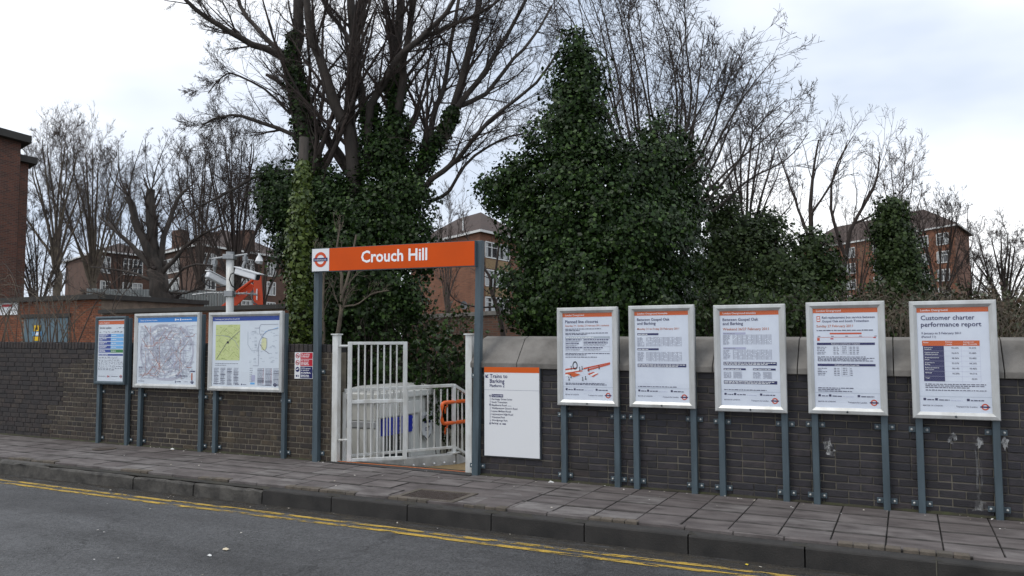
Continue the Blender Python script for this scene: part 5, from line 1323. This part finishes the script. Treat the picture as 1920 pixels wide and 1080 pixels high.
# 3: ivy tree right of the sign
rng = np.random.default_rng(8); ZT2 = 15.0
t2 = thing('ivy_clad_tree', 'tall tree completely smothered in dark ivy, tapering to a peak', 'tree', ground_at(1100, ZT2))
tr_, br_ = tree_mesh(rng, [(PX([(1110, 720), (1105, 520), (1095, 300), (1088, 80)], 15.2), .2, .03), (PX([(1110, 620), (1180, 480), (1235, 330), (1240, 240)], 15.5), .13, .03), (PX([(1100, 600), (1010, 450), (955, 350)], 15.4), .1, .02)], lv(6, 4, 3))
add_np('trunk', tr_, M_bark, t2, True); add_np('branches', br_, M_twig, t2, False, True)
bl2 = [(1086, 100, 15, 32, 44), (1085, 150, 15, 48, 60), (1080, 210, 15, 62, 75), (1070, 270, 15, 84, 75), (1085, 345, 14.8, 125, 85), (1190, 345, 15.2, 100, 85), (1240, 280, 15.6, 52, 62), (1285, 370, 15.8, 40, 90), (1130, 440, 14.6, 165, 95), (1235, 460, 15.2, 85, 110), (1040, 450, 14.8, 85, 90),
       (1100, 540, 14.4, 160, 100), (1200, 570, 14.8, 110, 90), (1020, 560, 14.6, 70, 80), (945, 350, 15.3, 45, 38), (975, 330, 15.2, 35, 40), (950, 385, 15.3, 32, 28), (1000, 400, 15, 55, 50), (1100, 620, 14.2, 130, 40), (1250, 560, 15.4, 50, 90)]
add_np('ivy', ivy_mass(rng, bl2, 115000, .064, .3, 1.6, .2), M_ivy, t2, False, True)
# 4: bare tree behind it, fanning to the upper right
rng = np.random.default_rng(12)
t3 = thing('bare_tree', 'bare fan-shaped tree with fine twigs behind the smothered ivy tree', 'tree', ground_at(1240, 19))
fan = []
for k in range(22):
    a_ = k/21; ex_, ey_ = 1010+510*a_+rng.normal()*10, -60+300*a_**2.2+rng.normal()*22
    bx, by = 1215+60*a_, 470-30*a_; mx_, my_ = bx+(ex_-bx)*.42+(20 if a_ > .4 else -10)+rng.normal()*12, by+(ey_-by)*.55
    fan.append((PX([(bx, by), ((bx+mx_)/2+rng.normal()*9, (by+my_)/2), (mx_, my_), ((mx_+ex_)/2+rng.normal()*14, (my_+ey_)/2+rng.normal()*8), (ex_, ey_)], 18.5+rng.uniform(-1, 2.2), rng.uniform(-1.5, 1.5)), .042, .007))
fan += [(PX([(1240, 760), (1238, 600), (1225, 460)], 19), .22, .12), (PX([(1240, 640), (1275, 500), (1300, 400)], 19), .13, .06)]
fl = lv(11, 8, 4, wig=.13)
for d in fl: d['rmin'] = .0062
tr_, br_ = tree_mesh(rng, fan, fl)
add_np('trunk', tr_, M_bark, t3, True); add_np('branches', br_, M_twig, t3, False, True)
# 5: right-hand ivy thicket and trees
def ivy_tree(name, label, seed, base, Z, stems, blobs, n, size, m=M_ivy, levels=None, inner=.3, lamp=.2):
    rng = np.random.default_rng(seed); t = thing(name, label, 'tree', ground_at(base, Z))
    tr_, br_ = tree_mesh(rng, stems, levels or lv(6, 4, 3)); add_np('trunk', tr_, M_bark, t, True); add_np('branches', br_, M_twig, t, False, True)
    add_np('ivy', ivy_mass(rng, blobs, n, size, inner, 1.2, lamp), m, t, False, True); return t
ivy_tree('ivy_clad_tree', 'broad low ivy-covered thicket tree above the weekend timetable poster', 21, 1430, 19, [(PX([(1400, 720), (1395, 520), (1390, 420)], 19.5), .15, .04), (PX([(1520, 700), (1525, 520), (1528, 440)], 19), .14, .04)],
         [(1380, 445, 19.8, 45, 55), (1350, 400, 20, 30, 40), (1440, 440, 19.8, 40, 45), (1420, 520, 19, 95, 80), (1530, 490, 18.6, 42, 58), (1500, 560, 18.2, 80, 70), (1380, 590, 18, 90, 60), (1335, 520, 19, 50, 90)], 42000, .075, M_ivy_far, lamp=.3)
ivy_tree('ivy_clad_tree', 'narrow ivy-smothered tree in front of the far right flats', 22, 1680, 18, [(PX([(1690, 720), (1685, 520), (1672, 380)], 18), .15, .03)],
         [(1668, 395, 18, 25, 24), (1672, 430, 18, 33, 40), (1682, 480, 17.9, 43, 55), (1690, 545, 17.8, 48, 60), (1650, 570, 18, 30, 45), (1690, 610, 17.6, 50, 40)], 26000, .065, M_ivy_far, lv(4, 3, 2), lamp=.1)
def bare(name, label, seed, base, Z, stems, levels, m=M_twig, mt=None):
    if Z > 34:
        for d in levels: d['rmin'] = .0075; d['upw'] = .09; d['k'] += 1
    elif Z > 21:
        for d in levels: d['rmin'] = .0052; d['upw'] = .06
    rng = np.random.default_rng(seed); t = thing(name, label, 'tree', ground_at(base, Z))
    tr_, br_ = tree_mesh(rng, [(PX(p, Z, d), a_, b_) for p, a_, b_, d in stems], levels); add_np('trunk', tr_, mt or m, t, True); add_np('branches', br_, m, t, False, True); return t
def gen_stems(seed, base, by, ty, spread, n, r, fork=.35):
    rr = random.Random(seed); out = [([(base, by), (base+rr.uniform(-4, 4), by+(ty-by)*fork*.6), (base+rr.uniform(-8, 8), by+(ty-by)*fork)], r, r*.7, .2)]
    for k in range(n):
        a_ = (k+.5)/n*2-1; f0 = rr.uniform(fork*.6, fork); sx = base+a_*spread*.06; sy = by+(ty-by)*f0
        ex_ = base+a_*spread+rr.uniform(-.15, .15)*spread; ey_ = ty+(abs(a_)**2)*(by-ty)*.30+rr.uniform(0, .16)*(by-ty)
        out.append(([(sx, sy), (sx+(ex_-sx)*.40+rr.uniform(-.08, .08)*spread, sy+(ey_-sy)*.45), (ex_-(ex_-sx)*.06, ey_+(sy-ey_)*.12), (ex_, ey_)], r*rr.uniform(.24, .40), r*.05, rr.uniform(-1, 1)*spread*Z_*.5/FPX))
    return out
Z_ = 24.0
bare('bare_tree', 'slender bare tree with open crown above the rail replacement poster', 31, 1525, 24, [([(1525, 640), (1524, 500), (1521, 400), (1524, 330), (1535, 262)], .11, .02, .5), ([(1524, 470), (1500, 400), (1475, 330), (1455, 270)], .05, .012, 1), ([(1580, 640), (1582, 500), (1600, 420), (1640, 350), (1650, 285)], .09, .015, -.5), ([(1585, 480), (1560, 400), (1565, 320), (1600, 255)], .06, .012, .8), ([(1600, 420), (1660, 390), (1700, 345)], .04, .01, -.6), ([(1522, 400), (1560, 340), (1590, 262)], .04, .01, -.4)], lv(9, 6, 4))
Z_ = 22.0
bare('bare_tree', 'bare twiggy tree between the fan-shaped tree and the slender tree', 32, 1400, 22, gen_stems(4, 1400, 640, 190, 95, 11, .12, .4), lv(9, 7, 4))
Z_ = 36.0
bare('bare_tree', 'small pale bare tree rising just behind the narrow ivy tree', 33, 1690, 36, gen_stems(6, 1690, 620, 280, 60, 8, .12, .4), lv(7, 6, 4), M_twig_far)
bare('bare_tree', 'bare tree in front of the right-hand end of the far flats', 34, 1760, 36, gen_stems(9, 1765, 640, 385, 65, 9, .16, .3), lv(8, 6, 4), M_twig)
Z_ = 30.0
bare('bare_tree', 'dense dark twiggy tree at the right edge of the view', 35, 1885, 30, gen_stems(11, 1885, 640, 425, 75, 13, .16, .25), lv(10, 8, 5))
bare('bare_tree', 'low dense twiggy tree behind the customer charter poster', 36, 1830, 30, gen_stems(13, 1820, 640, 480, 60, 10, .12, .2), lv(9, 7, 4))
# trees left
Z_ = 48.0
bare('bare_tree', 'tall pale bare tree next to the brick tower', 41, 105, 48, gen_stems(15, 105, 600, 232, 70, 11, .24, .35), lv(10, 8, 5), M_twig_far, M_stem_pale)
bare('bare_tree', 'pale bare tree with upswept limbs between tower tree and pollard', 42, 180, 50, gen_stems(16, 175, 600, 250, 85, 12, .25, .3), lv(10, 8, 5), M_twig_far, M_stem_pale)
Z_ = 30.0
bare('pollarded_tree', 'pollarded tree with cut-off limbs and whippy shoots behind the rail map', 43, 300, 30, [([(303, 600), (300, 540), (296, 490)], .38, .30, .1), ([(296, 510), (284, 440), (283, 354)], .25, .15, .2), ([(296, 510), (264, 440), (240, 362)], .20, .11, -.4), ([(298, 500), (312, 430), (330, 380), (350, 355)], .12, .05, .5), ([(290, 505), (230, 445), (185, 405)], .12, .03, .8), ([(300, 520), (350, 460), (420, 420)], .10, .03, -.7), ([(296, 530), (240, 510), (170, 500)], .07, .02, .9), ([(303, 560), (350, 500), (410, 500)], .07, .02, -.5), ([(300, 545), (345, 550), (390, 530)], .06, .015, .3), ([(300, 575), (240, 560), (150, 545)], .06, .015, -1.2),
     ([(283, 357), (275, 320), (272, 250)], .03, .006, 0), ([(284, 357), (295, 310), (320, 250)], .03, .006, .4), ([(283, 356), (300, 330), (340, 268)], .025, .006, -.4), ([(240, 364), (225, 330), (222, 262)], .03, .006, 0), ([(241, 364), (250, 320), (268, 262)], .03, .006, .2), ([(240, 365), (212, 340), (195, 290)], .025, .006, 0), ([(350, 356), (352, 310), (345, 270)], .025, .006, 0), ([(350, 356), (372, 330), (380, 290)], .025, .006, 0)], lv(10, 6, 4), M_twig, M_bark)
Z_ = 38.0
bare('bare_tree', 'dense bare twiggy tree left of the ivy-covered pole', 44, 445, 38, gen_stems(18, 440, 620, 235, 100, 13, .22, .3), lv(10, 7, 5), M_twig)
Z_ = 40.0
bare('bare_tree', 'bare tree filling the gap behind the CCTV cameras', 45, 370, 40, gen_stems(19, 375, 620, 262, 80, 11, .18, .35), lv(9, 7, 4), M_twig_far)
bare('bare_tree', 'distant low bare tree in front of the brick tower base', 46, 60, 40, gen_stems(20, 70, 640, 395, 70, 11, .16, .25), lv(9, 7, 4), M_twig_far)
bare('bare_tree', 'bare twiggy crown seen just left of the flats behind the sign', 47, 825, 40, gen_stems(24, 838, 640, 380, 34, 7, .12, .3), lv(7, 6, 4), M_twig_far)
bare('bare_tree', 'dark forked young tree in front of the flats by the sign post', 48, 945, 24, [([(947, 650), (935, 590), (922, 550), (918, 520), (905, 500), (880, 470)], .085, .02, .2), ([(925, 560), (930, 500), (935, 440), (915, 400)], .045, .012, .4), ([(920, 525), (950, 500), (970, 460)], .035, .01, -.4), ([(930, 575), (890, 575), (850, 560), (838, 530)], .03, .008, -.6), ([(885, 475), (872, 430), (868, 395)], .02, .006, 0)], lv(6, 4, 2))

Z_ = 56.0
bare('bare_tree', 'twiggy bare tree screening the windows of the brown flats behind the CCTV mast', 61, 470, 56, gen_stems(28, 490, 640, 330, 80, 11, .18, .25), lv(9, 7, 5), M_twig)
bare('bare_tree', 'twiggy bare tree screening the farther brown flats left of the pollard', 62, 230, 56, gen_stems(29, 225, 640, 330, 85, 11, .18, .25), lv(9, 7, 5), M_twig)
bare('bare_tree', 'low bare tree in front of the flats, between pollard and CCTV mast', 63, 345, 56, gen_stems(30, 345, 640, 380, 70, 9, .16, .25), lv(9, 7, 5), M_twig)
bare('bare_tree', 'twiggy bare tree in front of the middle of the far right flats', 64, 1610, 56, gen_stems(31, 1605, 640, 400, 60, 9, .15, .25), lv(8, 6, 4), M_twig)
# arching bare shrub at the far left
def shrub(name, label, seed, px0, px1, Z0, Z1, n, py0, h, m, leaf=None, nleaf=0, size=.06, arch=120, r=.014, lev=None, cat='shrub'):
    rng = np.random.default_rng(seed); t = thing(name, label, cat, ground_at((px0+px1)/2, (Z0+Z1)/2)); st = []
    for k in range(n):
        x = rng.uniform(px0, px1); Z = rng.uniform(Z0, Z1); dx = rng.normal()*arch; hh = h*rng.uniform(.55, 1.05)
        st.append((PX([(x, py0), (x+dx*.25, py0-hh*.62), (x+dx*.65, py0-hh), (x+dx, py0-hh*rng.uniform(.7, .98))], Z), r*rng.uniform(.6, 1.3), .003))
    tr_, br_ = tree_mesh(rng, st, lev or [dict(STD[0], k=5, lf=(.2, .45), upw=.0), dict(STD[1], k=3, upw=.0)], (4, 3, 3)); add_np('stems', joinq([tr_]), m, t, False, True); add_np('twigs', br_, m, t, False, True)
    if nleaf:
        V = tr_[0][rng.integers(0, len(tr_[0]), nleaf)]*.5+br_[0][rng.integers(0, len(br_[0]), nleaf)]*.0; V = br_[0][rng.integers(0, len(br_[0]), nleaf)]+rng.normal(size=(nleaf, 3))*.05
        add_np('leaves', leaves(rng, V, rng.normal(size=(nleaf, 3)), size), leaf, t, False, True)
    return t
shrub('bare_shrub', 'tangle of arching bare stems over the wall at far left', 51, -60, 150, 13.5, 16.5, 26, 690, 190, M_stem_pale, arch=75, r=.014)
shrub('bare_shrub', 'low bare scrub in front of the brick tower', 52, -40, 200, 22, 26, 22, 650, 150, M_twig_far, arch=60, r=.02)
shrub('bramble', 'tangled brown brambles behind the right parapet, above the customer charter poster', 53, 1560, 1960, 12.5, 16, 130, 680, 125, M_stem_pale, M_scrub, 1500, .06, arch=55, r=.010)
shrub('bramble', 'dark leafy brambles behind the parapet below the ivy thicket', 54, 1280, 1600, 12.5, 15.5, 110, 680, 120, M_twig, M_ivy_far, 9000, .07, arch=45, r=.010)
shrub('hedge_scrub', 'thick dark scrub closing the view behind the brambles at right', 55, 1290, 2020, 19, 24, 300, 680, 95, M_twig, M_scrub, 24000, .11, arch=40, r=.018)
shrub('undergrowth', 'brown and green undergrowth on the bank behind the railing', 56, 740, 900, 13.2, 15.5, 70, 900, 235, M_twig, M_ivy, 6500, .075, arch=30, r=.010)
shrub('undergrowth', 'dark ivy and twigs on the bank behind the white cabin', 57, 590, 790, 14.2, 16, 90, 920, 320, M_twig, M_ivy, 12000, .07, arch=30, r=.010)
shrub('bare_shrub', 'thin upright bare shoots in front of the garden wall', 58, 790, 880, 16, 19, 26, 680, 90, M_stem_pale, M_ivy_lime, 500, .06, arch=18, r=.010)

# soil and moss at the wall foot, dark colour doubling as contact shade
M_soil_shade = mat('wall_foot_soil_shade', (.035,.030,.020), .95, var=(.045,.05,.02), vscale=10, bump=.8, bscale=80)
for lab, x0_, x1_ in (('line of soil, moss and painted contact shade along the foot of the brown left parapet', -14.5, -6.9), ('line of soil, moss and painted contact shade along the foot of the slate right parapet', -4.7, 2.2)):
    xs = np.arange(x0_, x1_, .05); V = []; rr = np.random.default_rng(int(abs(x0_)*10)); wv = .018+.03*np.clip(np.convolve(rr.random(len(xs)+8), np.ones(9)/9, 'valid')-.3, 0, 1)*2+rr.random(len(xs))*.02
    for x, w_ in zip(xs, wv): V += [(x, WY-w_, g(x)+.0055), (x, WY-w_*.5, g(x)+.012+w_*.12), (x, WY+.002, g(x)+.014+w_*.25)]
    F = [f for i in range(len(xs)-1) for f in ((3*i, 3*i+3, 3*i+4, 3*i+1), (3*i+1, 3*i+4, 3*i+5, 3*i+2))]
    o = MB().raw(V, F).build('soil_shade_line', M_soil_shade, None, (x0_, WY, 0)); props(o, lab, 'soil', kind='stuff')

shrub('hedge_scrub', 'dense dark scrub behind the customer charter poster at the right edge', 71, 1740, 2060, 24, 29, 170, 690, 125, M_twig, M_scrub, 11000, .13, arch=35, r=.02)

# damp silt along the gutter
M_silt = wear(mat('gutter_silt', (.026,.022,.017), .9, var=(.05,.04,.026), vscale=14, bump=.6, bscale=90), 3.2, .34, .62, stretch=(1, 4, 1), detail=9)
xs = np.linspace(-16, 4, 81); V = []
for x in xs: V += [(x, y, road_z(x, y)+.003) for y in (6.70, KY-.012)]
o = MB().raw(V, [(2*i, 2*i+2, 2*i+3, 2*i+1) for i in range(80)]).build('gutter_silt', M_silt); props(o, 'dark damp silt lying in the gutter along the kerb', 'silt', kind='stuff')
